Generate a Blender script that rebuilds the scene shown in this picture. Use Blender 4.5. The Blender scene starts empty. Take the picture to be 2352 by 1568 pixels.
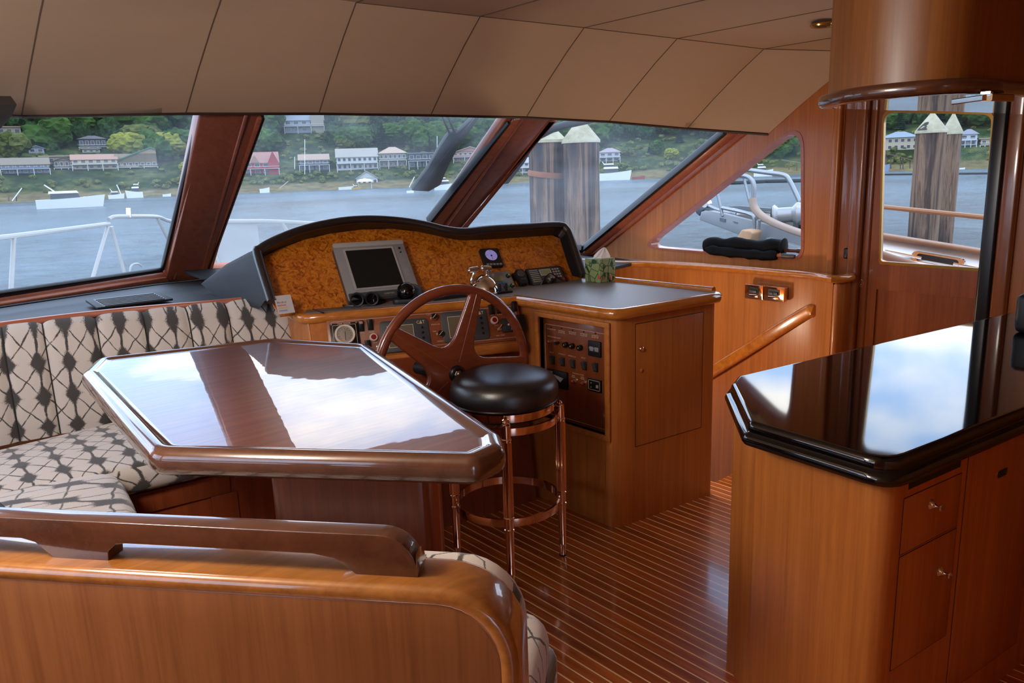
import bpy, bmesh, math, random
from mathutils import Vector, Matrix, noise as mnoise
random.seed(7)
V = Vector
PI = math.pi
sc = bpy.context.scene
COL = sc.collection

# ------------------------------------------------------------------ camera
FPX = 1750.0
W, H = 2352, 1568
_h = math.radians(41); _t = math.atan(384/1750); _p = 0.035
_r0 = V((math.cos(_h), -math.sin(_h), 0))
FW = V((math.sin(_h)*math.cos(_t), math.cos(_h)*math.cos(_t), -math.sin(_t)))
_u0 = _r0.cross(FW)
RT = _r0*math.cos(_p) - _u0*math.sin(_p)
UP = _u0*math.cos(_p) + _r0*math.sin(_p)
CAM = V((0, 0, 1.6))

def ray(px, py):
    return FW*FPX + RT*(px-W/2) - UP*(py-H/2)

def U(px, py, z=None, x=None, y=None, pl=None, d=None):
    """where the sight line through a point of the photo meets a height, a plane or a distance"""
    r = ray(px, py)
    if z is not None: t = (z-CAM.z)/r.z
    elif x is not None: t = x/r.x
    elif y is not None: t = y/r.y
    elif d is not None: t = d/math.hypot(r.x, r.y)
    else:
        o, n = pl
        t = (o-CAM).dot(n)/r.dot(n)
    return CAM + r*t

cd = bpy.data.cameras.new('camera')
co = bpy.data.objects.new('camera', cd); COL.objects.link(co)
cd.sensor_width = 36; cd.lens = FPX/W*36; cd.clip_end = 5000; cd.clip_start = 0.05
m = Matrix.Identity(4)
for i in range(3):
    m[i][0] = RT[i]; m[i][1] = UP[i]; m[i][2] = -FW[i]; m[i][3] = CAM[i]
co.matrix_world = m
sc.camera = co

# ------------------------------------------------------------------ scene graph
def link(o, parent=None):
    COL.objects.link(o)
    if parent is not None: o.parent = parent
    return o

def wloc(o):
    l = V((0, 0, 0))
    while o is not None:
        l += o.location; o = o.parent
    return l

def tag(o, label=None, cat=None, group=None, kind=None):
    if label: o['label'] = label
    if cat: o['category'] = cat
    if group: o['group'] = group
    if kind: o['kind'] = kind
    return o

def thing(name, label, cat, loc, group=None):
    o = bpy.data.objects.new(name, None); o.empty_display_size = .05
    link(o); o.location = loc
    return tag(o, label, cat, group)

def obj(name, bm, mat, parent=None, smooth=40, label=None):
    """links a bmesh (world coordinates) as one mesh object"""
    if parent is not None:
        bmesh.ops.translate(bm, verts=bm.verts, vec=-wloc(parent))
    me = bpy.data.meshes.new(name)
    bm.normal_update()
    bm.to_mesh(me); bm.free()
    for mm in (mat if isinstance(mat, (list, tuple)) else [mat]):
        me.materials.append(mm.m if isinstance(mm, M) else mm)
    if smooth:
        me.shade_smooth(); me.set_sharp_from_angle(angle=math.radians(smooth))
    o = bpy.data.objects.new(name, me)
    link(o, parent)
    if label: o['label'] = label
    return o

def solo(name, bm, mat, label, cat, loc=None, group=None, smooth=40):
    """a thing that is one mesh, its origin moved to loc"""
    l = V(loc) if loc is not None else V((0, 0, 0))
    if loc is not None: bmesh.ops.translate(bm, verts=bm.verts, vec=-l)
    o = obj(name, bm, mat, None, smooth); o.location = l
    return tag(o, label, cat, group)

def struct(name, bm, mat, parent=None, smooth=40):
    o = obj(name, bm, mat, parent, smooth)
    if parent is None: o['kind'] = 'structure'
    return o

def copy_tree(o, parent=None):
    c = o.copy(); COL.objects.link(c); c.parent = parent
    for ch in list(o.children): copy_tree(ch, c)
    return c

# ------------------------------------------------------------------ mesh helpers
BM = bmesh.new

def bevel(bm, r, seg=2, edges=None):
    if r > 0:
        bmesh.ops.bevel(bm, geom=edges if edges is not None else bm.edges[:], offset=r, segments=seg, profile=.5, affect='EDGES', clamp_overlap=True)
    return bm

def merge(a, b):
    me = bpy.data.meshes.new('tmp'); b.to_mesh(me); b.free(); a.from_mesh(me); bpy.data.meshes.remove(me)
    return a

def hexa(p, r=0, seg=2):
    """8 corner box: bottom ring 0-3, top ring 4-7"""
    bm = BM(); v = [bm.verts.new(q) for q in p]
    for f in ((3,2,1,0),(4,5,6,7),(0,1,5,4),(1,2,6,5),(2,3,7,6),(3,0,4,7)):
        bm.faces.new([v[i] for i in f])
    bmesh.ops.recalc_face_normals(bm, faces=bm.faces)
    return bevel(bm, r, seg)

def box(x0, x1, y0, y1, z0, z1, r=0, seg=2):
    return hexa([(x0,y0,z0),(x1,y0,z0),(x1,y1,z0),(x0,y1,z0),(x0,y0,z1),(x1,y0,z1),(x1,y1,z1),(x0,y1,z1)], r, seg)

def prism(pts, vec, r=0, seg=2):
    """polygon swept along a vector"""
    bm = BM(); vec = V(vec)
    a = [bm.verts.new(p) for p in pts]; b = [bm.verts.new(V(p)+vec) for p in pts]
    n = len(pts)
    bm.faces.new(a); bm.faces.new(b[::-1])
    for i in range(n):
        bm.faces.new((a[i], b[i], b[(i+1) % n], a[(i+1) % n]))
    bmesh.ops.recalc_face_normals(bm, faces=bm.faces)
    return bevel(bm, r, seg)

def slab(poly, z0, z1, r=0, seg=2):
    return prism([(p[0], p[1], z0) for p in poly], (0, 0, z1-z0), r, seg)

def rounded(poly, rad, n=5):
    """2D/3D polygon with rounded corners; rad one number or a list"""
    P = [V(p) for p in poly]; out = []
    for i, p in enumerate(P):
        r = rad[i] if isinstance(rad, (list, tuple)) else rad
        a = P[i-1]-p; b = P[(i+1) % len(P)]-p
        if r <= 0: out.append(p); continue
        la, lb = a.length, b.length
        an = a.angle(b)
        d = min(r/math.tan(an/2), la*.49, lb*.49)
        A = p+a/la*d; B = p+b/lb*d
        for k in range(n+1):
            t = k/n
            out.append(A.lerp(p, t).lerp(p.lerp(B, t), t))
    return out

def curve_pts(P, n=6, closed=False):
    """Catmull-Rom through points"""
    P = [V(p) for p in P]; out = []; N = len(P)
    rng = range(N if closed else N-1)
    for i in rng:
        p1 = P[i]; p2 = P[(i+1) % N]
        p0 = P[i-1] if (closed or i > 0) else p1*2-p2
        p3 = P[(i+2) % N] if (closed or i+2 < N) else p2*2-p1
        for k in range(n):
            t = k/n
            out.append(.5*((2*p1)+(p2-p0)*t+(2*p0-5*p1+4*p2-p3)*t*t+(3*p1-p0-3*p2+p3)*t**3))
    if not closed: out.append(P[-1])
    return out

def sweep(path, prof, closed=False, up=None, cap=True, scale=None):
    """profile (list of (a,b): side, up) carried along a path"""
    bm = BM(); P = [V(p) for p in path]; N = len(P); rings = []
    upv = V(up) if up is not None else None
    last = None
    for i in range(N):
        if closed: t = (P[(i+1) % N]-P[i-1])
        else: t = P[min(i+1, N-1)]-P[max(i-1, 0)]
        t.normalize()
        if upv is not None: s = t.cross(upv)
        else:
            if last is None:
                a = V((0, 0, 1)) if abs(t.z) < .9 else V((1, 0, 0))
                s = t.cross(a)
            else:
                s = last - t*last.dot(t)
        s.normalize(); last = s
        u = s.cross(t)
        k = scale[i] if scale else 1
        rings.append([bm.verts.new(P[i]+s*a*k+u*b*k) for a, b in prof])
    M = len(prof)
    for i in range(N if closed else N-1):
        A, B = rings[i], rings[(i+1) % N]
        for j in range(M):
            bm.faces.new((A[j], A[(j+1) % M], B[(j+1) % M], B[j]))
    if cap and not closed:
        bm.faces.new(rings[0]); bm.faces.new(rings[-1][::-1])
    bmesh.ops.recalc_face_normals(bm, faces=bm.faces)
    return bm

def circ(r, n=12, r2=None):
    r2 = r2 or r
    return [(r*math.cos(2*PI*k/n), r2*math.sin(2*PI*k/n)) for k in range(n)]

def rrect(w, h, r, n=3):
    """rounded rectangle profile, w along side, h along up"""
    out = []
    for cx, cy, a0 in ((w/2-r, h/2-r, 0), (-w/2+r, h/2-r, 90), (-w/2+r, -h/2+r, 180), (w/2-r, -h/2+r, 270)):
        for k in range(n+1):
            a = math.radians(a0+90*k/n)
            out.append((cx+r*math.cos(a), cy+r*math.sin(a)))
    return out

def tube(path, r, n=10, closed=False, scale=None):
    return sweep(path, circ(r, n), closed, scale=scale)

def lathe(c, axis, prof, n=24):
    """prof: list of (radius, height) along the axis from c"""
    bm = BM(); ax = V(axis).normalized(); c = V(c)
    a = V((0, 0, 1)) if abs(ax.z) < .9 else V((1, 0, 0))
    s = ax.cross(a).normalized(); u = ax.cross(s)
    rings = []
    for r, h in prof:
        if r < 1e-6: rings.append([bm.verts.new(c+ax*h)])
        else: rings.append([bm.verts.new(c+ax*h+(s*math.cos(2*PI*k/n)+u*math.sin(2*PI*k/n))*r) for k in range(n)])
    for A, B in zip(rings, rings[1:]):
        for k in range(n):
            q = []
            for v in (A[k % len(A)], A[(k+1) % len(A)], B[(k+1) % len(B)], B[k % len(B)]):
                if v not in q: q.append(v)
            if len(q) > 2: bm.faces.new(q)
    if len(rings[0]) > 1: bm.faces.new(rings[0])
    if len(rings[-1]) > 1: bm.faces.new(rings[-1][::-1])
    bmesh.ops.recalc_face_normals(bm, faces=bm.faces)
    return bm

def grid_loft(rows, closed_u=False, closed_v=False):
    bm = BM(); R = [[bm.verts.new(p) for p in r] for r in rows]
    n, m_ = len(R), len(R[0])
    for i in range(n if closed_v else n-1):
        for j in range(m_ if closed_u else m_-1):
            bm.faces.new((R[i][j], R[i][(j+1) % m_], R[(i+1) % n][(j+1) % m_], R[(i+1) % n][j]))
    bmesh.ops.recalc_face_normals(bm, faces=bm.faces)
    return bm

def loopfaces(outer, inner, vec):
    """solid frame between two loops with the same count"""
    n = len(outer); vec = V(vec); bm = BM()
    a = [bm.verts.new(p) for p in outer]; b = [bm.verts.new(p) for p in inner]
    c = [bm.verts.new(V(p)+vec) for p in outer]; d = [bm.verts.new(V(p)+vec) for p in inner]
    for i in range(n):
        j = (i+1) % n
        bm.faces.new((a[i], a[j], b[j], b[i])); bm.faces.new((c[i], d[i], d[j], c[j]))
        bm.faces.new((a[i], c[i], c[j], a[j])); bm.faces.new((b[i], b[j], d[j], d[i]))
    bmesh.ops.recalc_face_normals(bm, faces=bm.faces)
    return bm

def hole_wall(outer, holes, vec):
    """flat wall with holes, thickened by vec"""
    from mathutils.geometry import delaunay_2d_cdt
    vec = V(vec)
    o = V(outer[0]); n = vec.normalized()
    ex = (V(outer[1])-o).normalized(); ex = (ex-n*ex.dot(n)).normalized(); ey = n.cross(ex)
    loops = [outer]+holes
    pts2, edges, base = [], [], 0
    for L in loops:
        for i, p in enumerate(L):
            d = V(p)-o; pts2.append(V((d.dot(ex), d.dot(ey))))
            edges.append((base+i, base+(i+1) % len(L)))
        base += len(L)
    vs, es, fs, _, _, _ = delaunay_2d_cdt(pts2, edges, [], 0, 1e-5)
    def inside(p, poly):
        c = False; k = len(poly)
        for i in range(k):
            a, b = poly[i], poly[(i+1) % k]
            if (a.y > p.y) != (b.y > p.y) and p.x < (b.x-a.x)*(p.y-a.y)/(b.y-a.y)+a.x: c = not c
        return c
    L2, base = [], 0
    for L in loops:
        L2.append(pts2[base:base+len(L)]); base += len(L)
    bm = BM(); bv = [bm.verts.new(o+ex*p.x+ey*p.y) for p in vs]
    for f in fs:
        c = sum((vs[i] for i in f), V((0, 0)))/len(f)
        if inside(c, L2[0]) and not any(inside(c, h_) for h_ in L2[1:]):
            bm.faces.new([bv[i] for i in f])
    r = bmesh.ops.extrude_face_region(bm, geom=bm.faces[:])
    bmesh.ops.translate(bm, verts=[g for g in r['geom'] if isinstance(g, bmesh.types.BMVert)], vec=vec)
    for v in [v for v in bm.verts if not v.link_faces]: bm.verts.remove(v)
    bmesh.ops.recalc_face_normals(bm, faces=bm.faces)
    return bm

class Frame:
    """a flat mounting surface: origin, side, up, outward normal"""
    def __init__(s, o, ex, ey, nz=None):
        s.o = V(o); s.x = V(ex).normalized(); n = s.x.cross(V(ey)).normalized()
        if nz is not None and n.dot(V(nz)) < 0: n = -n
        s.n = n; s.y = V(ey) - s.x*V(ey).dot(s.x); s.y -= n*s.y.dot(n); s.y.normalize()
    def at(s, u, v, w=0): return s.o+s.x*u+s.y*v+s.n*w
    def uv(s, px, py, w=0):
        p = U(px, py, pl=(s.o+s.n*w, s.n)) - s.o
        return p.dot(s.x), p.dot(s.y)
    def px(s, px, py, w=0):
        u, v = s.uv(px, py); return s.at(u, v, w)
    def box(s, u0, u1, v0, v1, w0, w1, r=0, seg=2):
        return hexa([s.at(u0,v0,w0), s.at(u1,v0,w0), s.at(u1,v1,w0), s.at(u0,v1,w0), s.at(u0,v0,w1), s.at(u1,v0,w1), s.at(u1,v1,w1), s.at(u0,v1,w1)], r, seg)
    def plate(s, u0, u1, v0, v1, w0, w1, rad, r=0):
        P = rounded([(u0,v0,0),(u1,v0,0),(u1,v1,0),(u0,v1,0)], rad)
        return prism([s.at(p.x, p.y, w0) for p in P], s.n*(w1-w0), r)
    def ring(s, u0, u1, v0, v1, w0, w1, rad, t):
        P = rounded([(u0,v0,0),(u1,v0,0),(u1,v1,0),(u0,v1,0)], rad)
        Q = rounded([(u0+t,v0+t,0),(u1-t,v0+t,0),(u1-t,v1-t,0),(u0+t,v1-t,0)], max(rad-t, .0005))
        return loopfaces([s.at(p.x, p.y, w0) for p in P], [s.at(p.x, p.y, w0) for p in Q], s.n*(w1-w0))

_txt = {}
def text_bm(s, size, F, u, v, w, align='CENTER', depth=.0004):
    c = bpy.data.curves.new('t', 'FONT'); c.body = s; c.size = size; c.align_x = align; c.align_y = 'CENTER'
    c.resolution_u = 1
    o = bpy.data.objects.new('t', c); COL.objects.link(o)
    bpy.context.view_layer.update()
    me = bpy.data.meshes.new_from_object(o.evaluated_get(bpy.context.evaluated_depsgraph_get()))
    bm = BM(); bm.from_mesh(me)
    bpy.data.objects.remove(o); bpy.data.curves.remove(c); bpy.data.meshes.remove(me)
    for vt in bm.verts:
        vt.co = F.at(u+vt.co.x, v+vt.co.y, w)
    return bm

# ------------------------------------------------------------------ materials
def lin(c):
    if isinstance(c, str):
        c = c.lstrip('#'); c = [int(c[i:i+2], 16)/255 for i in (0, 2, 4)]
        return tuple((x/12.92 if x <= .04045 else ((x+.055)/1.055)**2.4) for x in c)+(1,)
    return tuple(c)+(1,) if len(c) == 3 else tuple(c)

class M:
    def __init__(s, name):
        s.m = bpy.data.materials.new(name); s.m.use_nodes = True
        s.t = s.m.node_tree; s.b = s.t.nodes['Principled BSDF']; s.out = s.t.nodes['Material Output']
    def n(s, typ, **k):
        nd = s.t.nodes.new(typ)
        for a, v in k.items():
            if hasattr(nd, a) and a not in nd.inputs: setattr(nd, a, v)
            else: nd.inputs[a].default_value = v
        return nd
    def l(s, a, b): s.t.links.new(a, b)
    def math(s, op, a, b=None, clamp=False):
        nd = s.t.nodes.new('ShaderNodeMath'); nd.operation = op; nd.use_clamp = clamp
        for i, x in enumerate((a, b)):
            if x is None: continue
            if isinstance(x, (int, float)): nd.inputs[i].default_value = x
            else: s.l(x, nd.inputs[i])
        return nd.outputs[0]
    def mix(s, f, a, b, blend='MIX'):
        nd = s.t.nodes.new('ShaderNodeMix'); nd.data_type = 'RGBA'; nd.blend_type = blend
        for i, x in ((0, f), (6, a), (7, b)):
            if isinstance(x, (int, float)): nd.inputs[i].default_value = x
            elif isinstance(x, tuple): nd.inputs[i].default_value = x
            else: s.l(x, nd.inputs[i])
        return nd.outputs[2]
    def ramp(s, f, stops):
        nd = s.t.nodes.new('ShaderNodeValToRGB'); e = nd.color_ramp.elements
        while len(e) < len(stops): e.new(.5)
        for el, (p, c) in zip(e, stops): el.position = p; el.color = lin(c) if not isinstance(c, float) else (c, c, c, 1)
        s.l(f, nd.inputs[0]); return nd.outputs[0]
    def coord(s, kind='Object'):
        return s.n('ShaderNodeTexCoord').outputs[kind]
    def mapped(s, scale, kind='Object', rot=(0, 0, 0)):
        mp = s.t.nodes.new('ShaderNodeMapping'); s.l(s.coord(kind), mp.inputs['Vector'])
        mp.inputs['Scale'].default_value = scale; mp.inputs['Rotation'].default_value = rot
        return mp.outputs[0]
    def noise(s, vec, scale=1, detail=4, rough=.55, dist=0):
        nd = s.n('ShaderNodeTexNoise'); nd.inputs['Scale'].default_value = scale; nd.inputs['Detail'].default_value = detail
        nd.inputs['Roughness'].default_value = rough; nd.inputs['Distortion'].default_value = dist
        s.l(vec, nd.inputs['Vector']); return nd.outputs['Fac']
    def bump(s, h, strength=.2, dist=.01):
        nd = s.n('ShaderNodeBump'); nd.inputs['Strength'].default_value = strength; nd.inputs['Distance'].default_value = dist
        s.l(h, nd.inputs['Height']); s.l(nd.outputs[0], s.b.inputs['Normal'])
    def set(s, **k):
        for a, v in k.items():
            a = {'rough': 'Roughness', 'metal': 'Metallic', 'coat': 'Coat Weight', 'coatr': 'Coat Roughness', 'spec': 'Specular IOR Level', 'ior': 'IOR', 'cior': 'Coat IOR', 'sheen': 'Sheen Weight'}.get(a, a)
            s.b.inputs[a].default_value = v
        return s

def plain(name, c, rough=.5, metal=0, coat=0, spec=.5, var=.06, **k):
    if name in bpy.data.materials: return bpy.data.materials[name]
    s = M(name); s.set(rough=rough, metal=metal, coat=coat, spec=spec, **k)
    if var:
        f = s.noise(s.mapped((1, 1, 1)), 14, 3)
        a = lin(c); lo = tuple(x*(1-var) for x in a[:3])+(1,); hi = tuple(min(1, x*(1+var)) for x in a[:3])+(1,)
        s.l(s.mix(f, lo, hi), s.b.inputs['Base Color'])
    else: s.b.inputs['Base Color'].default_value = lin(c)
    return s.m

def wood(name, c1, c2, axis='z', rough=.3, coat=.5, coatr=.06, scale=1, band=.12, spec=.5, cior=1.5, bandw=9):
    """lengthwise grain along an axis, with veneer leaves of slightly different tone"""
    s = M(name); s.set(rough=rough, coat=coat, coatr=coatr, spec=spec, cior=cior)
    g = {'z': (38, 38, 1.3), 'x': (1.3, 38, 38), 'y': (38, 1.3, 38)}[axis]
    f = s.noise(s.mapped(tuple(a*scale for a in g)), 1, 5, .6, .4)
    f2 = s.noise(s.mapped(tuple(a*scale*5 for a in g)), 1, 2, .5)
    f = s.math('ADD', s.math('MULTIPLY', f, .75), s.math('MULTIPLY', f2, .25))
    c = s.ramp(f, [(.33, c2), (.62, c1)])
    if band:
        sx = s.n('ShaderNodeSeparateXYZ'); s.l(s.coord(), sx.inputs[0])
        q = s.math('ADD', sx.outputs[0], s.math('MULTIPLY', sx.outputs[1], .83)) if axis == 'z' else sx.outputs[2]
        q = s.math('FLOOR', s.math('MULTIPLY', q, bandw))
        wn = s.n('ShaderNodeTexWhiteNoise', noise_dimensions='1D'); s.l(q, wn.inputs['W'])
        v = s.math('ADD', s.math('MULTIPLY', wn.outputs['Value'], band), 1-band/2)
        hv = s.n('ShaderNodeHueSaturation'); s.l(v, hv.inputs['Value']); s.l(c, hv.inputs['Color']); c = hv.outputs[0]
    s.l(c, s.b.inputs['Base Color'])
    return s.m
# ------------------------------------------------------------------ palette
cherry = wood('cherry_veneer', '#C27838', '#A6602A', 'z', rough=.32, coat=.25, coatr=.12, band=.14)
cherry_x = wood('cherry_veneer_across', '#C27838', '#A6602A', 'x', rough=.32, coat=.25, coatr=.12, band=0)
trim = wood('golden_varnished_trim', '#C67A2C', '#AA621E', 'x', rough=.2, coat=1, coatr=.03, band=0, scale=.7)
mahog = wood('mahogany_frame', '#B4674A', '#9C553B', 'x', rough=.35, coat=.4, coatr=.1, band=0, scale=.6)
mahog_dark = wood('mahogany_post', '#9E5A42', '#884A34', 'z', rough=.38, coat=.3, coatr=.15, band=0, scale=.6)
railwood = wood('varnished_handrail', '#5C3826', '#4A2C1E', 'x', rough=.2, coat=1, coatr=.03, band=0, scale=.6, cior=1.6)
shadewood = wood('reddish_base_veneer', '#8E4526', '#75351D', 'z', rough=.3, coat=.3, coatr=.12, band=.1)  # darker, redder veneer copy for low panels; their shade is in the colour
wheelwood = wood('wheel_wood', '#7E3E26', '#68301E', 'x', rough=.22, coat=.8, coatr=.05, band=0, scale=.5)
def table_wood():
    s = M('glossy_table_wood'); s.set(rough=.3, coat=1, coatr=.012, cior=1.52, spec=.2)
    f = s.noise(s.mapped((3, 60, 60), rot=(0, 0, .9)), 1, 5, .6, .5)
    s.l(s.ramp(f, [(.3, '#5E3522'), (.65, '#7C4A30')]), s.b.inputs['Base Color'])
    f2 = s.noise(s.mapped((1, 1, 1)), 9, 2)
    nd = s.n('ShaderNodeBump'); nd.inputs['Strength'].default_value = .012; nd.inputs['Distance'].default_value = .02
    s.l(f2, nd.inputs['Height']); s.l(nd.outputs[0], s.b.inputs['Coat Normal'])
    return s.m
tablewood = table_wood()
def burl_mat():
    s = M('burl_veneer'); s.set(rough=.3, coat=1, coatr=.03)
    v = s.mapped((1, 1, 1))
    f = s.noise(v, 24, 6, .65, 2.0); g = s.noise(v, 4.5, 3, .5, .6)
    c = s.ramp(f, [(.34, '#8A4210'), (.46, '#C06C1A'), (.58, '#DE8E2C'), (.7, '#CC7824')])
    c = s.mix(s.ramp(g, [(.35, 0.0), (.7, .3)]), c, lin('#B4601C'), 'MULTIPLY')
    vo = s.n('ShaderNodeTexVoronoi', feature='DISTANCE_TO_EDGE'); vo.inputs['Scale'].default_value = 34
    w = s.n('ShaderNodeTexNoise'); w.inputs['Scale'].default_value = 22; s.l(v, w.inputs['Vector'])
    vm = s.n('ShaderNodeVectorMath', operation='MULTIPLY_ADD'); s.l(w.outputs['Color'], vm.inputs[0]); vm.inputs[1].default_value = (.06, .06, .06); s.l(v, vm.inputs[2])
    s.l(vm.outputs[0], vo.inputs['Vector'])
    k = s.ramp(vo.outputs[0], [(0, .4), (.08, 0.0)])
    c = s.mix(k, c, lin('#6E310A'))
    s.l(c, s.b.inputs['Base Color']); return s.m
burl = burl_mat()
def floor_mat():
    s = M('teak_and_holly_sole'); s.set(rough=.3, coat=.6, coatr=.1)
    x = s.n('ShaderNodeSeparateXYZ'); s.l(s.coord(), x.inputs[0])
    q = s.math('MULTIPLY', x.outputs[0], 1/.0440)
    fr = s.math('FRACT', s.math('ADD', q, .25))
    strip = s.math('LESS_THAN', fr, .13)
    wn = s.n('ShaderNodeTexWhiteNoise', noise_dimensions='1D'); s.l(s.math('FLOOR', q), wn.inputs['W'])
    f = s.noise(s.mapped((45, 2, 45)), 1, 5, .6, .3)
    c = s.ramp(f, [(.3, '#8F4218'), (.65, '#C0682A')])
    hv = s.n('ShaderNodeHueSaturation'); s.l(s.math('ADD', s.math('MULTIPLY', wn.outputs['Value'], .45), .78), hv.inputs['Value']); s.l(c, hv.inputs['Color'])
    c = s.mix(strip, hv.outputs[0], lin('#FFDDA8'))
    s.l(c, s.b.inputs['Base Color']); return s.m
solemat = floor_mat()
def shibori():
    s = M('shibori_fabric'); s.set(rough=.95, spec=.1, sheen=.3)
    uv = s.coord('UV')
    nz = s.n('ShaderNodeTexNoise'); nz.inputs['Scale'].default_value = 9; nz.inputs['Detail'].default_value = 2; s.l(uv, nz.inputs['Vector'])
    vm = s.n('ShaderNodeVectorMath', operation='MULTIPLY_ADD'); s.l(nz.outputs['Color'], vm.inputs[0]); vm.inputs[1].default_value = (.03, .03, 0); s.l(uv, vm.inputs[2])
    x = s.n('ShaderNodeSeparateXYZ'); s.l(vm.outputs[0], x.inputs[0])
    A, B = .105, .125
    def tri(o, p, off=0):   # distance to the nearest line, 0..0.5
        return s.math('ABSOLUTE', s.math('SUBTRACT', s.math('FRACT', s.math('ADD', s.math('MULTIPLY', o, 1/p), off)), .5))
    u_, v_ = tri(x.outputs[0], A), tri(x.outputs[1], B)
    du = s.math('SUBTRACT', .5, u_)
    grain = s.noise(s.mapped((1, 1, 1), 'UV'), 420, 2, .6)
    stain = s.noise(s.mapped((1, 1, 1), 'UV'), 26, 3, .6)
    def line(d, w, k=1.0):
        return s.math('MULTIPLY', s.math('SUBTRACT', 1, s.math('DIVIDE', d, w), True), k)
    vert = line(u_, .085, .95)
    diag = line(s.math('ABSOLUTE', s.math('SUBTRACT', u_, v_)), .065, .78)
    diag2 = line(s.math('ABSOLUTE', s.math('SUBTRACT', s.math('SUBTRACT', 1, s.math('MULTIPLY', u_, 2)), v_)), .03, .0)
    blot = s.math('SUBTRACT', 1, s.math('ADD', s.math('MULTIPLY', u_, 2.5), s.math('MULTIPLY', v_, 1.75)), True)
    hor = s.math('MULTIPLY', line(v_, .14, .95), line(u_, .55, 1))
    t = s.math('MAXIMUM', s.math('MAXIMUM', vert, diag), s.math('MAXIMUM', s.math('MULTIPLY', blot, 1.5), hor))
    t = s.math('MULTIPLY', t, s.math('ADD', s.math('MULTIPLY', stain, 1.5), .15))
    t = s.math('ADD', t, s.math('MULTIPLY', s.math('SUBTRACT', grain, .5), .9))
    k = s.ramp(t, [(.3, 0.0), (.52, .92)])
    c = s.mix(k, lin('#CBC4BC'), lin('#2B2B2C'))
    s.l(c, s.b.inputs['Base Color'])
    s.bump(s.noise(s.mapped((1, 1, 1), 'UV'), 300, 2), .15, .002)
    return s.m
fabric = shibori()
linen = plain('ceiling_panel_vinyl', '#C8AE94', rough=.75, spec=.2, var=.03)
def leather(name, c, rough=.42):
    s = M(name); s.set(rough=rough, spec=.5); s.b.inputs['Base Color'].default_value = lin(c)
    vo = s.n('ShaderNodeTexVoronoi'); vo.inputs['Scale'].default_value = 420; s.l(s.mapped((1, 1, 1)), vo.inputs['Vector'])
    s.bump(vo.outputs[0], .12, .0015); return s.m
blackleather = leather('black_leather', '#131416', .33)
blackleather.node_tree.nodes['Principled BSDF'].inputs['Specular IOR Level'].default_value = 1
dashleather = leather('dark_dash_leather', '#15171B', .55)
dashleather.node_tree.nodes['Principled BSDF'].inputs['Specular IOR Level'].default_value = .3
greyvinyl = leather('grey_desk_leather', '#857E7A', .42)
black = plain('black_plastic', '#0B0B0C', rough=.35, var=0)
satinblack = plain('satin_black', '#15161A', rough=.5, var=0)
greyplastic = plain('grey_plastic', '#88898B', rough=.4, var=.02)
lightgrey = plain('silver_plastic', '#B4B4B4', rough=.35, metal=.3, var=.02)
darkgrey = plain('charcoal_plastic', '#3E4143', rough=.45, var=.02)
screen = plain('dark_screen', '#161B1B', rough=.12, var=0)
lcd = plain('unlit_lcd', '#6B6350', rough=.25, var=0)
greenlcd = plain('green_lcd', '#8C9A72', rough=.3, var=0)
chrome = plain('polished_steel', '#E2DCD6', rough=.06, metal=1, var=0)
bronze = plain('pinkish_nickel', '#F2CDB6', rough=.1, metal=1, var=0)
brass = plain('brass', '#C9A050', rough=.18, metal=1, var=0)
red = plain('red_button', '#8E0F16', rough=.25, var=0, coat=1)
green = plain('green_button', '#1E8C3A', rough=.3, var=0)
blue = plain('blue_button', '#4E8EC0', rough=.35, var=0)
yellow = plain('yellow', '#D9B020', rough=.4, var=0)
white = plain('white_paint', '#C9C9C6', rough=.35, var=.02)
ivory = plain('ivory_bezel', '#D8CDBE', rough=.3, var=0)
paper = plain('paper', '#B5B0AE', rough=.8, var=.02)
letter = plain('engraved_lettering', '#D8C6B4', rough=.6, var=0)
darkletter = plain('dark_lettering', '#3A3434', rough=.6, var=0)
lens = plain('lens_glass', '#05060A', rough=.03, var=0)
def granite_mat():
    s = M('black_granite'); s.set(rough=.05, ior=1.7, coat=0)
    v = s.n('ShaderNodeTexVoronoi'); v.inputs['Scale'].default_value = 420; s.l(s.mapped((1, 1, 1)), v.inputs['Vector'])
    k = s.ramp(v.outputs['Distance'], [(.06, 1.0), (.16, 0.0)])
    s.l(s.mix(k, lin('#060607'), lin('#4A4848')), s.b.inputs['Base Color']); return s.m
granite = granite_mat()
def pane(name, haze, hc=(.8, .85, .9, 1)):
    s = M(name); t = s.t; t.nodes.remove(s.b)
    tr = s.n('ShaderNodeBsdfTransparent'); tr.inputs[0].default_value = (.97, .985, .98, 1)
    gl = s.n('ShaderNodeBsdfGlossy'); gl.inputs['Roughness'].default_value = .02
    fr = s.n('ShaderNodeFresnel'); fr.inputs['IOR'].default_value = 1.45
    a = s.n('ShaderNodeMixShader'); s.l(s.math('MULTIPLY', fr.outputs[0], .55), a.inputs[0]); s.l(tr.outputs[0], a.inputs[1]); s.l(gl.outputs[0], a.inputs[2])
    tl = s.n('ShaderNodeBsdfTranslucent'); tl.inputs[0].default_value = hc
    b = s.n('ShaderNodeMixShader')
    f = s.noise(s.mapped((1.2, 1.2, 2.5)), 2.2, 4, .6)
    s.l(s.math('MULTIPLY', f, haze*2), b.inputs[0])
    s.l(a.outputs[0], b.inputs[1]); s.l(tl.outputs[0], b.inputs[2]); s.l(b.outputs[0], s.out.inputs[0])
    return s.m
winglass = pane('salt_hazed_windshield', .058)
sideglass = pane('side_glass', .012)
# ------------------------------------------------------------------ the pilothouse shell
XW = 4.2
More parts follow.
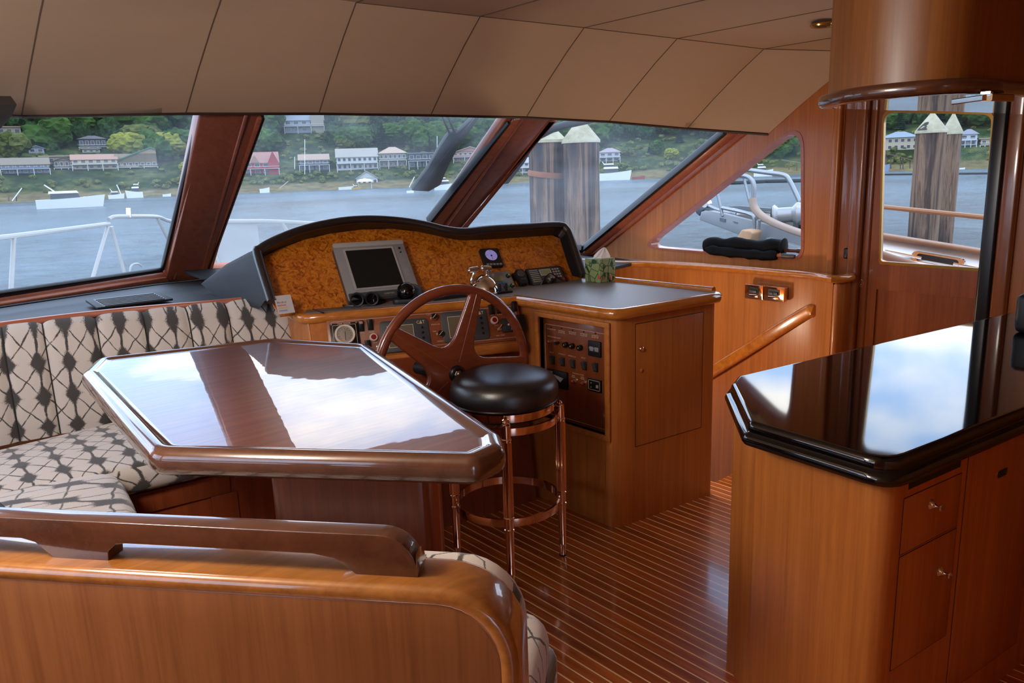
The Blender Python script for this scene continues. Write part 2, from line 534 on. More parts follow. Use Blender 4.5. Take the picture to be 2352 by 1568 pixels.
# three windshield planes, each fixed by three corners of its opening
def plane3(a, b, c):
    n = (b-a).cross(c-a).normalized()
    if n.dot(CAM-a) < 0: n = -n
    return (a, n)
PA = plane3(U(0, 665, z=1.11), U(370, 612, z=1.11), U(455, 258, z=1.955))
PB = plane3(U(475, 603, z=1.10), U(598, 257, z=1.95), U(1160, 270, z=1.93))
PC = plane3(U(1280, 277, z=1.915), U(1650, 303, x=XW-.05), U(1345, 560, x=XW-.05))
WA = (V((XW, 0, 0)), V((-1, 0, 0)))
def on(pl, pts, off=0):
    pl = (pl[0]+pl[1]*off, pl[1])
    return [U(px, py, pl=pl) for px, py in pts]

# floor
bm = slab([(-1.1, -3), (3.9, -3), (4.3, 1.0), (4.3, 2.0), (3.21, 2.02), (3.17, 3.3), (2.6, 5.3), (-.4, 5.0), (-1.1, 3.5)], -.05, 0)
struct('floor', bm, solemat, smooth=0)
struct('trim_1', prism([(3.18, 2.04, -1.3), (4.3, 2.04, -1.3), (4.3, 2.04, -.05), (3.18, 2.04, -.05)], (0, -.03, 0)), cherry)   # riser at the head of the stairs

# upper side wall with the raked window opening
win_s = rounded([U(1470, 569, x=XW), U(1847, 600, x=XW), U(1847, 272, x=XW)], [.045, .08, .1], 7)
struct('wall_right_upper', hole_wall([V((XW, 4.9, .9)), V((XW, U(1925, 640, x=XW).y, .9)), V((XW, U(1925, 640, x=XW).y, 2.35)), V((XW, 2.62, 2.35)), U(1700, 290, x=XW), U(1360, 568, x=XW), V((XW, 4.9, 1.0))], [win_s], (.07, 0, 0)), cherry)
bmf = loopfaces([p+V((-.004, 0, 0)) for p in win_s], [p+(sum(win_s, V((0, 0, 0)))/len(win_s)-p)*.045+V((-.004, 0, 0)) for p in win_s], (.09, 0, 0))
w1 = thing('window_1', None, None, (XW, 3, 1.0)); w1['kind'] = 'structure'
obj('window_frame', bmf, mahog, w1)
bm = BM(); bm.faces.new([bm.verts.new(p+V((.065, 0, 0))) for p in win_s]); obj('pane', bm, sideglass, w1, smooth=0)
# ceiling: a crowned flat part and the panels that slope down over the windshield
xs = [-1.1, -.45, .14, .72, 1.36, 1.93, 2.5, 3.05, 3.58, 4.02, 4.197]
lowp = {.72: (50, 264), 1.36: (427, 258), 1.93: (733, 258), 2.5: (990, 262), 3.05: (1210, 267), 3.58: (1400, 277), 4.02: (1580, 293), 4.197: (1766, 306)}
upp = {1.93: (818, 5), 2.5: (1103, 37), 3.05: (1342, 63), 3.58: (1556, 88), 4.02: (1755, 112)}
LO = [U(*lowp[x_], x=x_) if x_ in lowp else None for x_ in xs]
LO[2] = U(-330, 282, x=.14) if False else V((.14, 3.72, LO[3].z-.02)); LO[1] = V((-.45, 3.4, LO[3].z-.05)); LO[0] = V((-1.1, 2.95, LO[3].z-.1))
UPp = [U(*upp[x_], x=x_) if x_ in upp else None for x_ in xs]
UPp[4] = V((1.36, UPp[5].y+.06, UPp[5].z+.01)); UPp[3] = V((.72, UPp[5].y+.02, UPp[5].z-.01))
UPp[2] = V((.14, 3.0, UPp[5].z-.05)); UPp[1] = V((-.45, 2.8, UPp[5].z-.1)); UPp[0] = V((-1.1, 2.5, UPp[5].z-.16)); _q = U(1905, 190, x=4.197); UPp[10] = _q+(_q-LO[10])*.55
AF = [V((p.x, -3, p.z+.02)) for p in UPp]
rows = []
for i in range(len(xs)):
    a, b, c = LO[i], UPp[i], AF[i]
    rows.append([a+V((0, .03, .06)), a+V((0, .012, -.004)), a, a.lerp(b, .35)+V((0, 0, .012)), a.lerp(b, .7)+V((0, 0, .012)), b, b.lerp(c, .3), b.lerp(c, .65), c])
def ceiling_mesh(rows):
    bm = grid_loft(rows)
    return bm
struct('ceiling', ceiling_mesh(rows), linen, smooth=28)
# narrow dark strips along the panel joints
for i in range(1, len(xs)-1):
    path = [rows[i][j]+V((0, 0, -.001)) for j in (2, 3, 4, 5, 6, 7)]
    if i == len(xs)-2: pass
    bmj = sweep(path, rrect(.006, .003, .001, 1), up=(0, 0, 1))
    s_ = struct('trim_%d' % (i+1), bmj, plain('joint_shadow_gap', '#6E5C4C', rough=.9, var=0) if i == 1 else bpy.data.materials['joint_shadow_gap'])
struct('trim_11', sweep([rows[i][5]+V((0, 0, -.0015)) for i in range(5, len(xs))], rrect(.005, .003, .001, 1), up=(0, 0, 1)), bpy.data.materials['joint_shadow_gap'])
struct('trim_12', tube([p+V((0, .006, -.006)) for p in LO], .008, 6), plain('dark_bead', '#35201C', rough=.5, var=0))
# roof skin and the outside face over the windshield
roof = grid_loft([[r[0]+V((0, .12, .02)), r[5]+V((0, .2, .12)), r[8]+V((0, 0, .12))] for r in rows])
struct('ceiling_outer', roof, white)

# ---- windshield: panes, posts, rails
def pane_obj(n, pl, pts, dz=0):
    t_ = thing('window_%d' % n, None, None, on(pl, pts)[0]); t_['kind'] = 'structure'
    P = on(pl, pts)
    bm = BM(); bm.faces.new([bm.verts.new(p) for p in P]); obj('pane', bm, winglass, t_, smooth=0)
    return t_
wa = pane_obj(2, PA, [(-420, 745), (400, 628), (462, 246), (-420, 262)])
wb = pane_obj(3, PB, [(455, 618), (940, 600), (1176, 256), (600, 246)])
wc = pane_obj(4, PC, [(995, 600), (1335, 590), (1700, 290), (1275, 262)])
def board(n, pl, pts, d0, d1, mat, r=.004, parent=None, name=None):
    P = [U(px, py, pl=(pl[0]+pl[1]*d0, pl[1])) for px, py in pts]
    bm = prism(P, pl[1]*(d1-d0), r)
    if parent is not None: return obj(name or 'trim', bm, mat, parent)
    return struct('trim_%d' % n, bm, mat)
gask = plain('black_gasket', '#07080A', rough=.5, var=0)
# port pane surround
board(21, PA, [(-420, 740), (-420, 725), (367, 613), (371, 619)], -.01, .014, gask, parent=wa, name='gasket')
board(22, PA, [(366, 620), (373, 612), (458, 258), (452, 255)], -.01, .016, gask, parent=wa, name='gasket')
board(23, PA, [(-430, 770), (-425, 738), (372, 619), (383, 640)], -.02, .045, mahog, .008, parent=wa, name='window_frame')
board(24, PA, [(383, 640), (370, 618), (457, 250), (478, 250)], -.02, .045, mahog, .008, parent=wa, name='window_frame')
# post between port and middle pane
def post(n, bl, br, tl, tr, depth=.10, name='trim'):
    bm = hexa([bl, br, br+V((0, .12, .0)), bl+V((0, .12, 0)), tl, tr, tr+V((0, .12, 0)), tl+V((0, .12, 0))], .012, 3)
    return struct('trim_%d' % n, bm, mahog_dark)
pA = (PA[0]+PA[1]*.03, PA[1]); pB = (PB[0]+PB[1]*.03, PB[1]); pC = (PC[0]+PC[1]*.03, PC[1])
post(25, U(376, 660, pl=pA), U(478, 660, pl=pB), U(462, 250, pl=pA), U(600, 250, pl=pB))
for k, (a, b) in enumerate((((400, 640), (487, 260)), ((457, 640), (566, 262)))):
    pl_ = (pA, pB)[k]
    struct('trim_%d' % (26+k), tube([U(*a, pl=(pl_[0]+pl_[1]*.012, pl_[1])), U(*b, pl=(pl_[0]+pl_[1]*.012, pl_[1]))], .009, 8), mahog)
# middle pane surround
board(28, PB, [(468, 622), (480, 604), (604, 250), (586, 250)], -.02, .045, mahog, .008, parent=wb, name='window_frame')
board(29, PB, [(474, 604), (477, 601), (602, 250), (598, 250)], -.01, .05, gask, .001, parent=wb, name='gasket')
board(30, PB, [(450, 650), (474, 603), (960, 580), (960, 610)], -.02, .045, mahog, .008, parent=wb, name='window_frame')
board(31, PB, [(978, 500), (1160, 266), (1164, 266), (982, 503)], -.01, .05, gask, .001, parent=wb, name='gasket')
board(32, PB, [(955, 540), (975, 511), (1172, 255), (1195, 255), (988, 530)], -.02, .045, mahog, .008, parent=wb, name='window_frame')
post(33, U(965, 560, pl=pB), U(1030, 560, pl=pC), U(1172, 262, pl=pB), U(1284, 262, pl=pC))
struct('trim_34', tube([U(1010, 540, pl=(pB[0]+pB[1]*.012, pB[1])), U(1215, 250, pl=(pB[0]+pB[1]*.012, pB[1]))], .009, 8), mahog)
struct('trim_35', tube([U(1022, 545, pl=(pC[0]+pC[1]*.012, pC[1])), U(1250, 250, pl=(pC[0]+pC[1]*.012, pC[1]))], .009, 8), mahog)
# starboard pane surround
board(36, PC, [(1030, 560), (1052, 524), (1282, 262), (1262, 262)], -.02, .045, mahog, .008, parent=wc, name='window_frame')
board(38, PC, [(1330, 590), (1340, 566), (1668, 290), (1700, 290)], -.02, .05, mahog, .008, parent=wc, name='window_frame')
board(39, PC, [(1338, 566), (1341, 559), (1660, 292), (1668, 292)], -.01, .053, gask, .001, parent=wc, name='gasket')
board(40, PC, [(1000, 610), (1000, 590), (1332, 566), (1345, 586)], -.02, .045, mahog, .008, parent=wc, name='window_frame')
board(41, PC, [(1000, 590), (1000, 586), (1336, 560), (1340, 566)], -.01, .05, gask, .001, parent=wc, name='gasket')
# reveal between the starboard post and the side wall
struct('trim_42', prism([U(1342, 592, x=XW-.02), U(1374, 578, x=XW-.02), U(1730, 292, x=XW-.02), U(1690, 292, x=XW-.02)], (.08, 0, 0), .006), mahog)
# body under the windshield
def low(px, py, pl): return U(px, py, pl=pl)
fr = [V((-1.6, 3.9, 1.0)), low(-430, 765, PA), low(378, 640, PA), low(462, 640, PB), low(1000, 595, PB), low(1330, 590, PC), V((4.3, 4.2, .9))]
struct('wall_front', grid_loft([[p+V((0, .02, 0)) for p in fr], [V((p.x, p.y+.03, -.1)) for p in fr], [V((p.x, p.y+.12, -.1)) for p in fr], [p+V((0, .1, 0)) for p in fr]], closed_v=True), cherry)

# ---- unseen part of the cabin, its openings sized to tune the daylight inside
wl = [(-1.1, -3, 0), (-1.1, 4.4, 0), (-1.1, 4.4, 2.3), (-1.1, -3, 2.3)]
def rect_yz(x, y0, y1, z0, z1): return rounded([V((x, y0, z0)), V((x, y1, z0)), V((x, y1, z1)), V((x, y0, z1))], .08)
struct('wall_left', hole_wall([V(p) for p in wl], [rect_yz(-1.1, 2.0, 3.3, 1.05, 1.85), rect_yz(-1.1, .55, 1.85, 1.0, 2.0)], (-.08, 0, 0)), cherry)
struct('wall_back', hole_wall([V((-1.1, -3, 0)), V((4.2, -3, 0)), V((4.2, -3, 2.35)), V((-1.1, -3, 2.35))], [[V((-1.0, -3, .1)), V((-.1, -3, .1)), V((-.1, -3, 2.0)), V((-1.0, -3, 2.0))]], (0, -.08, 0)), cherry)
struct('trim_70', box(-3.2, -1.25, -4, 5.2, .15, .3), plain('white_side_deck', '#E2E2DE', rough=.5))  # unseen white deck added to bounce daylight up to the ceiling
# unseen block added behind the camera to keep light off the drawers
struct('wall_galley', box(.95, 4.2, -.95, -.40, 0, 2.2), cherry)
# ------------------------------------------------------------------ starboard side: ledge, door, jambs
ZL = .985
lp = [(1250, 603), (1330, 600), (1412, 605), (1500, 606), (1600, 611), (1700, 618), (1800, 627), (1875, 634), (1912, 641)]
led = curve_pts([U(a, b, z=ZL) for a, b in lp], 4)
# boxed lower side following the ledge
low_rows = [[p+V((.012, 0, -.02)), V((p.x+.012, p.y, -1.3))] for p in led]
bm = BM()
bmL = grid_loft([[p+V((.012, 0, -.02)) for p in led], [V((p.x+.012, p.y, -1.3)) for p in led], [V((XW+.25, p.y, -1.3)) for p in led], [V((XW+.25, p.y, ZL-.02)) for p in led]], closed_v=True)
bmL.faces.new([v for v in bmL.verts if False]) if False else None
e_ = led[-1]
merge(bmL, box(e_.x+.004, XW+.25, e_.y-.035, e_.y, -1.3, ZL-.02, .02, 3))
struct('wall_right_lower', bmL, cherry)
sh = thing('side_ledge', 'golden varnished wooden ledge capping the starboard panelling under the side window', 'ledge', (XW, 3, ZL))
obj('ledge_top', grid_loft([[p+V((-.01, 0, .0)) for p in led], [V((XW+.02, p.y, ZL)) for p in led], [V((XW+.02, p.y, ZL-.012)) for p in led], [p+V((-.01, 0, -.012)) for p in led]], closed_v=True), greyvinyl, sh, label='grey inset top of the ledge')
obj('nosing', sweep(led+[e_+V((.03, -.03, 0)), e_+V((.12, -.045, 0))], rrect(.055, .042, .018, 4), up=(0, 0, 1)), trim, sh, label='rounded golden nosing')
# aft part of the side wall with the doorway
yd0, yd1 = U(2292, 500, x=XW).y, U(1995, 500, x=XW).y
ztop = 2.02
XD = XW+.03
def yz(y_, z_, x_=XD): return V((x_, y_, z_))
struct('wall_right', hole_wall([yz(-3, -1.3), yz(e_.y+.02, -1.3), yz(e_.y+.02, 2.35), yz(-3, 2.35)], [[yz(yd0, .02), yz(yd1, .02), yz(yd1, ztop), yz(yd0, ztop)]], (.08, 0, 0)), cherry)
# jamb posts between window wall and door, each at its own place
def jamb(n, px0, px1, depth, mat, r=.012, x0=XW):
    ya, yb = U(px1, 500, x=x0).y, U(px0, 500, x=x0).y
    return struct('trim_%d' % n, box(x0-depth, x0+.03, ya, yb, -.0, 2.3, r, 3), mat)
jw = wood('door_jamb_wood', '#8F5026', '#733C19', 'z', rough=.3, coat=.5, coatr=.08, band=0)
jamb(50, 1908, 1926, .035, cherry, .014)
jamb(51, 1926, 1958, .005, jw)
jamb(52, 1958, 1986, .045, jw, .016)
jamb(53, 1986, 2004, .012, jw)
# door leaf
d = thing('door_1', None, None, (XW+.03, (yd0+yd1)/2, 0)); d['kind'] = 'structure'
gl = rounded([U(2021, 603, x=XW), U(2256, 620, x=XW), U(2282, 259, x=XW), U(2029, 254, x=XW)], [.015, .015, .05, .05], 4)
doorwood = wood('door_veneer', '#965026', '#7A3C18', 'z', rough=.3, coat=.5, coatr=.08, band=.08)
ylm, yrm = U(2004, 500, x=XW).y, U(2262, 500, x=XW).y
obj('leaf', hole_wall([V((XW, yrm-.02, .03)), V((XW, ylm, .03)), V((XW, ylm, 1.99)), V((XW, yrm-.02, 1.99))], [gl, [U(2013, 664, x=XW), U(2252, 687, x=XW), V((XW, U(2252, 687, x=XW).y, .2)), V((XW, U(2013, 664, x=XW).y, .2))]], (.035, 0, 0)), doorwood, d)
obj('panel', box(XW+.015, XW+.03, yrm, ylm-.01, .1, 1.02), doorwood, d)
c_ = sum(gl, V((0, 0, 0)))/len(gl)
obj('glazing_bead', loopfaces([p+(p-c_)*.02+V((-.004, 0, 0)) for p in gl], [p+(c_-p)*.022+V((-.004, 0, 0)) for p in gl], (.02, 0, 0)), plain('gold_bead', '#A8813E', rough=.25, metal=.8), d, label='gold bead around the door glass')
bm = BM(); bm.faces.new([bm.verts.new(p+V((.02, 0, 0))) for p in gl]); obj('pane', bm, sideglass, d, smooth=0)
obj('edge_post', box(XW-.03, XW+.03, U(2296, 500, x=XW).y, yrm, .03, 2.0, .012, 3), plain('black_door_post', '#0E0F13', rough=.3, var=0), d, label='black closing post of the door')
obj('latch', box(XW-.006, XW+.004, U(1990, 660, x=XW).y, U(1966, 660, x=XW).y, U(1978, 672, x=XW).z, U(1978, 628, x=XW).z, .01, 3), black, d)
obj('latch_ring', tube([U(1978, 650, x=XW-.012)+V((0, .012*math.cos(a), .02*math.sin(a))) for a in [2*PI*k/16 for k in range(16)]], .003, 6, True), bronze, d)
st = box(XW-.012, XW+.005, U(1951, 580, x=XW).y, U(1939, 580, x=XW).y, U(1945, 594, x=XW).z, U(1945, 569, x=XW).z, .008, 3)
solo('strike_plate', st, black, 'small black oval strike plate on the dark jamb left of the door', 'strike plate', U(1945, 580, x=XW))
struct('trim_54', box(XW-.02, XW+.03, U(2332, 500, x=XW).y, U(2296, 500, x=XW).y, 0, 2.3, .01, 3), jw)
# handrail running down the stairs
hp = [U(1890, 715, x=XW-.02), U(1868, 714, x=XW-.11), U(1845, 722, x=XW-.12), U(1720, 800, x=XW-.12), U(1640, 850, x=XW-.12), U(1560, 900, x=XW-.12)]
hr = thing('stair_handrail', 'varnished wooden handrail sloping down beside the galley passage toward the stairs', 'handrail', hp[0])
obj('rail', sweep(rounded(hp, .06, 5)[1:-1] if False else curve_pts(hp, 5), rrect(.045, .075, .018, 4), up=(0, 0, 1)), trim, hr)
# switch plate
F = Frame(U(1757, 675, x=4.13), (0, -1, 0), (0, 0, 1), (-1, 0, 0))
# tilt the plate to sit on the panelling
yA, yB = U(1713, 670, x=4.13).y, U(1803, 680, x=4.13).y
pts_in = [p for p in led if yB-.3 < p.y < yA+.3]
xa = min(p.x for p in pts_in)+.008
F = Frame(U(1758, 674, x=xa), (0, -1, 0), (0, 0, 1), (-1, 0, 0))
u0, v1 = F.uv(1713, 652); u1, v0 = F.uv(1802, 694)
for k, (a, b, nm) in enumerate(((u0, u0+(u1-u0)*.47, 'single'), (u0+(u1-u0)*.49, u1, 'double'))):
    T = thing('light_switch', 'chromed switch plate with %s beside the stair handrail' % ('one dark rocker, nearer the windshield,' if k == 0 else 'two dark rockers, nearer the door,'), 'light switch', F.at((a+b)/2, 0), 'switch plates on the starboard panelling')
    obj('plate', F.plate(a, b, v0, v1, -.03, .008, .006, .001), bronze, T)
    obj('bezel', F.plate(a+.03, b-.03, v0+.035, v1-.015, 0, .012, .004), black, T)
    n_ = 1 if k == 0 else 2
    for q in range(n_):
        w_ = (b-a-.07)/n_
        obj('rocker', F.box(a+.035+q*w_, a+.035+(q+1)*w_-.002, v0+.04, v1-.03, .01, .02, .003), darkgrey, T)
    obj('name_strip', F.box(a+.03, b-.03, v0+.012, v0+.028, .006, .013, .002), bronze, T)
# ladder-like stairs inside the well: treads
for k in range(3):
    struct('trim_%d' % (60+k), box(3.18, 4.2, 2.1+.26*k, 2.42+.26*k, -.22*(k+1)-.03, -.22*(k+1), .01), solemat)

# umbrellas lying on the sill
def umb_path(pts, x_): return [U(a, b, x=x_) for a, b in pts]
clothblack = plain('black_umbrella_cloth', '#0A0A0B', rough=.85, spec=.2, var=.2)
darkhandle = wood('umbrella_handle', '#6A3C24', '#4A2818', 'y', rough=.3, coat=.6, band=0)
for k in range(2):
    x_ = XW+.05 if k == 0 else XW-.005
    if k == 0:
        path = curve_pts([U(a, b, x=x_) for a, b in ((1618, 566), (1640, 562), (1690, 562), (1745, 568), (1790, 566), (1803, 566))], 5)
        sc_ = [.55, .9]+[1+.12*math.sin(i*.9) for i in range(len(path)-3)]+[.75]
        r_ = .046; hpth = [U(1795, 574, x=x_), U(1832, 576, x=x_)]; hb = [U(1832, 576, x=x_), U(1850, 577, x=x_)]
        lab = 'black folded umbrella lying along the window sill, nearer the glass, dark handle'
    else:
        path = curve_pts([U(a, b, x=x_) for a, b in ((1622, 572), (1650, 576), (1700, 582), (1750, 586), (1786, 586))], 5)
        sc_ = [.5, .8]+[1+.08*math.sin(i*1.3) for i in range(len(path)-3)]+[.8]
        r_ = .030; hpth = [U(1782, 586, x=x_), U(1798, 587, x=x_)]; hb = [U(1796, 587, x=x_), U(1826, 589, x=x_)]
        lab = 'black folded umbrella in front on the window sill with an orange and grey handle'
    T = thing('folded_umbrella', lab, 'umbrella', path[0], 'folded umbrellas on the side window sill')
    bmu = tube(path, r_, 14, scale=sc_)
    for v_ in bmu.verts:
        n_ = mnoise.noise(v_.co*22)*.008; v_.co += V((n_*.5, 0, n_))
    obj('cloth', bmu, clothblack, T)
    obj('handle', tube(hpth, .012, 10), darkhandle if k == 0 else plain('orange_wood', '#B0603A', rough=.3), T)
    obj('grip', tube([hb[0], hb[0].lerp(hb[1], .9), hb[1]], .015, 12, scale=[1, 1, .7]), plain('grey_grip', '#5A5550', rough=.3) if k else darkhandle, T)
# ------------------------------------------------------------------ upholstery helper
def uvmap(bm, fn):
    uv = bm.loops.layers.uv.new('UVMap')
    for f in bm.faces:
        for l in f.loops: l[uv].uv = fn(l.vert.co, f.normal)
    return bm
def cushion(poly, z0, z1, rad, puff=.012, seg=4, uvf=None):
    """thick pad with rounded edges and a slightly crowned top"""
    c = sum((V((p[0], p[1], 0)) for p in poly), V((0, 0, 0)))/len(poly)
    rows = []
    Hh = z1-z0
    prof = [(0, 0)]
    for k in range(seg+1):
        a = PI/2*k/seg; prof.append((rad*(1-math.cos(a)) if False else -rad*(1-math.sin(a)) if False else 0, 0))
    prof = [(rad, 0)]+[(rad*(1-math.sin(PI/2*k/seg)), rad*(1-math.cos(PI/2*k/seg))) for k in range(1, seg+1)]
    prof += [(rad*(1-math.cos(PI/2*k/seg)), Hh-rad*(1-math.sin(PI/2*k/seg))) for k in range(0, seg+1)]
    n = len(poly); P = [V((p[0], p[1], 0)) for p in poly]
    def inset(d):
        out = []
        for i in range(n):
            a, b, e = P[i-1], P[i], P[(i+1) % n]
            t1 = (b-a).normalized(); t2 = (e-b).normalized()
            n1 = V((-t1.y, t1.x, 0)); n2 = V((-t2.y, t2.x, 0))
            m_ = (n1+n2).normalized(); k_ = 1/max(.4, m_.dot(n1))
            out.append(b+m_*d*k_)
        return out
    area = sum(P[i-1].x*P[i].y-P[i].x*P[i-1].y for i in range(n))
    if area < 0: P.reverse()
    for d, h_ in prof:
        rows.append([V((q.x, q.y, z0+h_)) for q in inset(d)])
    top = rows[-1]; cc = sum(top, V((0, 0, 0)))/n
    for k in (.35, .7, .93):
        rows.append([q.lerp(cc, k)+V((0, 0, puff*math.sin(k*PI/2))) for q in top])
    bm = grid_loft(rows, closed_u=True)
    bm.faces.new([bm.verts[i] for i in range(0)]) if False else None
    bm.verts.ensure_lookup_table()
    N_ = len(bm.verts); bm.faces.new([bm.verts[N_-n+i] for i in range(n)]); bm.faces.new([bm.verts[i] for i in range(n)][::-1])
    bmesh.ops.recalc_face_normals(bm, faces=bm.faces)
    return uvmap(bm, uvf or (lambda co, nn: (co.x, co.y) if abs(nn.z) > .6 else ((co.x+co.y)*.8, co.z)))

# ------------------------------------------------------------------ forward settee
zt, zs = 1.045, .645
topline = [(-420, 815), (-200, 785), (0, 756), (150, 737), (300, 722), (450, 708), (570, 697), (632, 692), (660, 702)]
# back cushion: upright channels between front face bottom and top
TL = [U(px, py, z=zt) for px, py in ((-420, 822), (0, 765), (300, 730), (664, 691))]
def along(P, s):
    L = [(P[i+1]-P[i]).length for i in range(len(P)-1)]; t = s*sum(L)
    for i, l in enumerate(L):
        if t <= l or i == len(L)-1: return P[i].lerp(P[i+1], t/l)
        t -= l
Lx = sum((TL[i+1]-TL[i]).length for i in range(3))
set1 = thing('dinette_settee', 'channelled dinette settee in cream and black star-patterned fabric running under the windshield', 'settee', (1.0, 3.3, 0))
fdir = V((-.16, -.98, 0))
rows = []; n_ = 132
seams = [U(px, 760, z=.98) for px in (-350, -240, -130, -20, 95, 218, 335, 441, 549, 668)]
def seam_s(p):
    best, bs = 1e9, 0
    for k in range(401):
        q = along(TL, k/400); dd = (q-V((p.x, p.y, q.z))).length
        if dd < best: best, bs = dd, k/400
    return bs
ss = [seam_s(p) for p in seams]; ss[-1] = 1.0; ss = [0]+ss if ss[0] > .01 else ss
for i in range(n_+1):
    s_ = i/n_; q = along(TL, s_)
    a = max([x for x in ss if x <= s_+1e-6]); b = min([x for x in ss if x >= s_-1e-6] or [1])
    t_ = 0 if b <= a else (s_-a)/(b-a)
    if b <= a: puff = 0
    else: puff = (1-abs(2*t_-1)**6)
    endr = min(1, (1-s_)*Lx/.05); endr = math.sqrt(max(0, 1-(1-endr)**2))
    pf = puff*.02
    rows.append([V((q.x, q.y, 0))+fdir*(-.10+.13*0)+V((0, 0, zt-.08)),
                 V((q.x, q.y, 0))+fdir*(-.085)+V((0, 0, zt-.012-.035*(1-endr)+pf*.6)),
                 V((q.x, q.y, 0))+fdir*(-.04)+V((0, 0, zt+.008-.035*(1-endr)+pf*.9)),
                 V((q.x, q.y, 0))+fdir*(.0)+V((0, 0, zt-.008-.035*(1-endr)+pf*.7)),
                 V((q.x, q.y, 0))+fdir*(.03+pf)+V((0, 0, zt-.05)),
                 V((q.x, q.y, 0))+fdir*(.055+pf*1.2)+V((0, 0, zt-.15)),
                 V((q.x, q.y, 0))+fdir*(.08+pf)+V((0, 0, zt-.28)),
                 V((q.x, q.y, 0))+fdir*(.10+pf*.8)+V((0, 0, zs-.03)),
                 V((q.x, q.y, 0))+fdir*(-.10)+V((0, 0, zs-.03))])
bm = grid_loft(rows); bm.verts.ensure_lookup_table(); m_ = 9
bm.faces.new([bm.verts[len(bm.verts)-m_+i] for i in range(m_)])
bmesh.ops.recalc_face_normals(bm, faces=bm.faces)
for s_ in ss[1:-1]:
    rw = rows[min(n_, max(0, round(s_*n_)))]
    obj('seam', tube([rw[j]+fdir*.001+V((0, 0, .0005)) for j in range(1, 8)], .0032, 6), plain('dark_seam', '#2A2826', rough=.9, var=0), set1)
obj('back_cushion', uvmap(bm, lambda co, nn: (co.x*.98-co.y*.2+ .02, co.z*1.0-co.y*.35)), fabric, set1)
trimline = curve_pts([U(px, py, z=zt+.012) for px, py in ((-420, 808), (-200, 776), (0, 748), (150, 729), (300, 713), (450, 700), (560, 690), (610, 686), (640, 688))], 4)
obj('top_trim', sweep([p+V((0.0, .01, 0)) for p in trimline], rrect(.035, .03, .012, 3), up=(0, 0, 1)), mahog, set1, label='slim varnished wooden trim along the top')
# seat
seatL = [(-.55, 2.95), (.60, 2.80), (.95, 2.76), (1.42, 2.62), (1.50, 2.80), (1.52, 3.36), (.73, 3.44), (.33, 3.40), (-.55, 3.32)]
obj('seat_cushion', cushion(rounded([(a, b, 0) for a, b in seatL], [.02, .1, .3, .06, .05, .02, .2, .2, .02], 4), zs-.115, zs, .045, .02), fabric, set1)
baseL = [(-.55, 3.0), (.64, 2.87), (.98, 2.82), (1.46, 2.66), (1.50, 2.8), (1.52, 3.4), (-.55, 3.5)]
obj('base', slab(baseL, 0, zs-.13, .005), shadewood, set1, label='reddish wooden base with recessed panel')
fa, fb = V((.66, 2.862, 0)), V((.98, 2.816, 0))
def strip3(a, b, z0, z1, off, mat, nm, par, r=.003):
    d_ = (b-a).normalized(); n0 = V((d_.y, -d_.x, 0))
    return obj(nm, hexa([a+n0*-.004+V((0,0,z0)), b+n0*-.004+V((0,0,z0)), b+n0*off+V((0,0,z0)), a+n0*off+V((0,0,z0)), a+n0*-.004+V((0,0,z1)), b+n0*-.004+V((0,0,z1)), b+n0*off+V((0,0,z1)), a+n0*off+V((0,0,z1))], r), mat, par)
strip3(V((.5, 2.885, 0)), V((.98, 2.825, 0)), zs-.21, zs-.13, .012, shadewood, 'face_rail', set1)
strip3(V((.905, 2.83, 0)), V((1.0, 2.817, 0)), 0, zs-.21, .012, shadewood, 'face_stile', set1)
strip3(V((.5, 2.885, 0)), V((.98, 2.825, 0)), 0, .1, .012, shadewood, 'face_rail', set1)

# ------------------------------------------------------------------ port seat (lower left)
set2 = thing('port_settee', 'patterned settee seat in the lower left, pad meeting the window settee at a rounded corner', 'settee', (0, 2.3, 0))
P2 = [(-1.05, 2.9), (.36, 2.86), (.60, 2.80), (.565, 2.5), (.50, 2.05), (.40, 1.72), (-1.05, 1.6)]
obj('seat_cushion', cushion(rounded([(a, b, 0) for a, b in P2], [.02, .05, .11, .1, .1, .05, .02], 5), zs-.115, zs+.012, .055, .022, uvf=lambda co, nn: (co.y*.55+co.x*.5, co.x*.3-co.y*.9) if abs(nn.z) > .5 else (co.y, co.z)), fabric, set2)
obj('base', slab([(-1.05, 2.8), (.5, 2.74), (.42, 1.85), (-1.05, 1.7)], 0, zs-.12, .004), shadewood, set2)
obj('back_cushion', hexa([(-1.05, 1.4, zs), (-.62, 1.7, zs), (-.62, 3.3, zs), (-1.05, 3.3, zs), (-1.05, 1.4, 1.04), (-.78, 1.7, 1.04), (-.78, 3.3, 1.04), (-1.05, 3.3, 1.04)], .04, 3), fabric, set2)
# dark corner of the armrest seen at the very left
ap = [U(-60, 1120, z=.80), U(0, 1143, z=.80), U(44, 1178, z=.80)]
solo('bolster', cushion([(ap[0].x-.1, ap[0].y), (ap[0].x, ap[0].y), (ap[1].x, ap[1].y), (ap[2].x, ap[2].y-.02), (ap[2].x-.03, ap[2].y-.12), (ap[0].x-.1, ap[2].y-.15)][::-1], zs+.015, .80, .02, .003), dashleather, 'dark grey leather bolster at the far left behind the foreground handrail', 'bolster', (ap[1].x, ap[1].y, zs+.012))

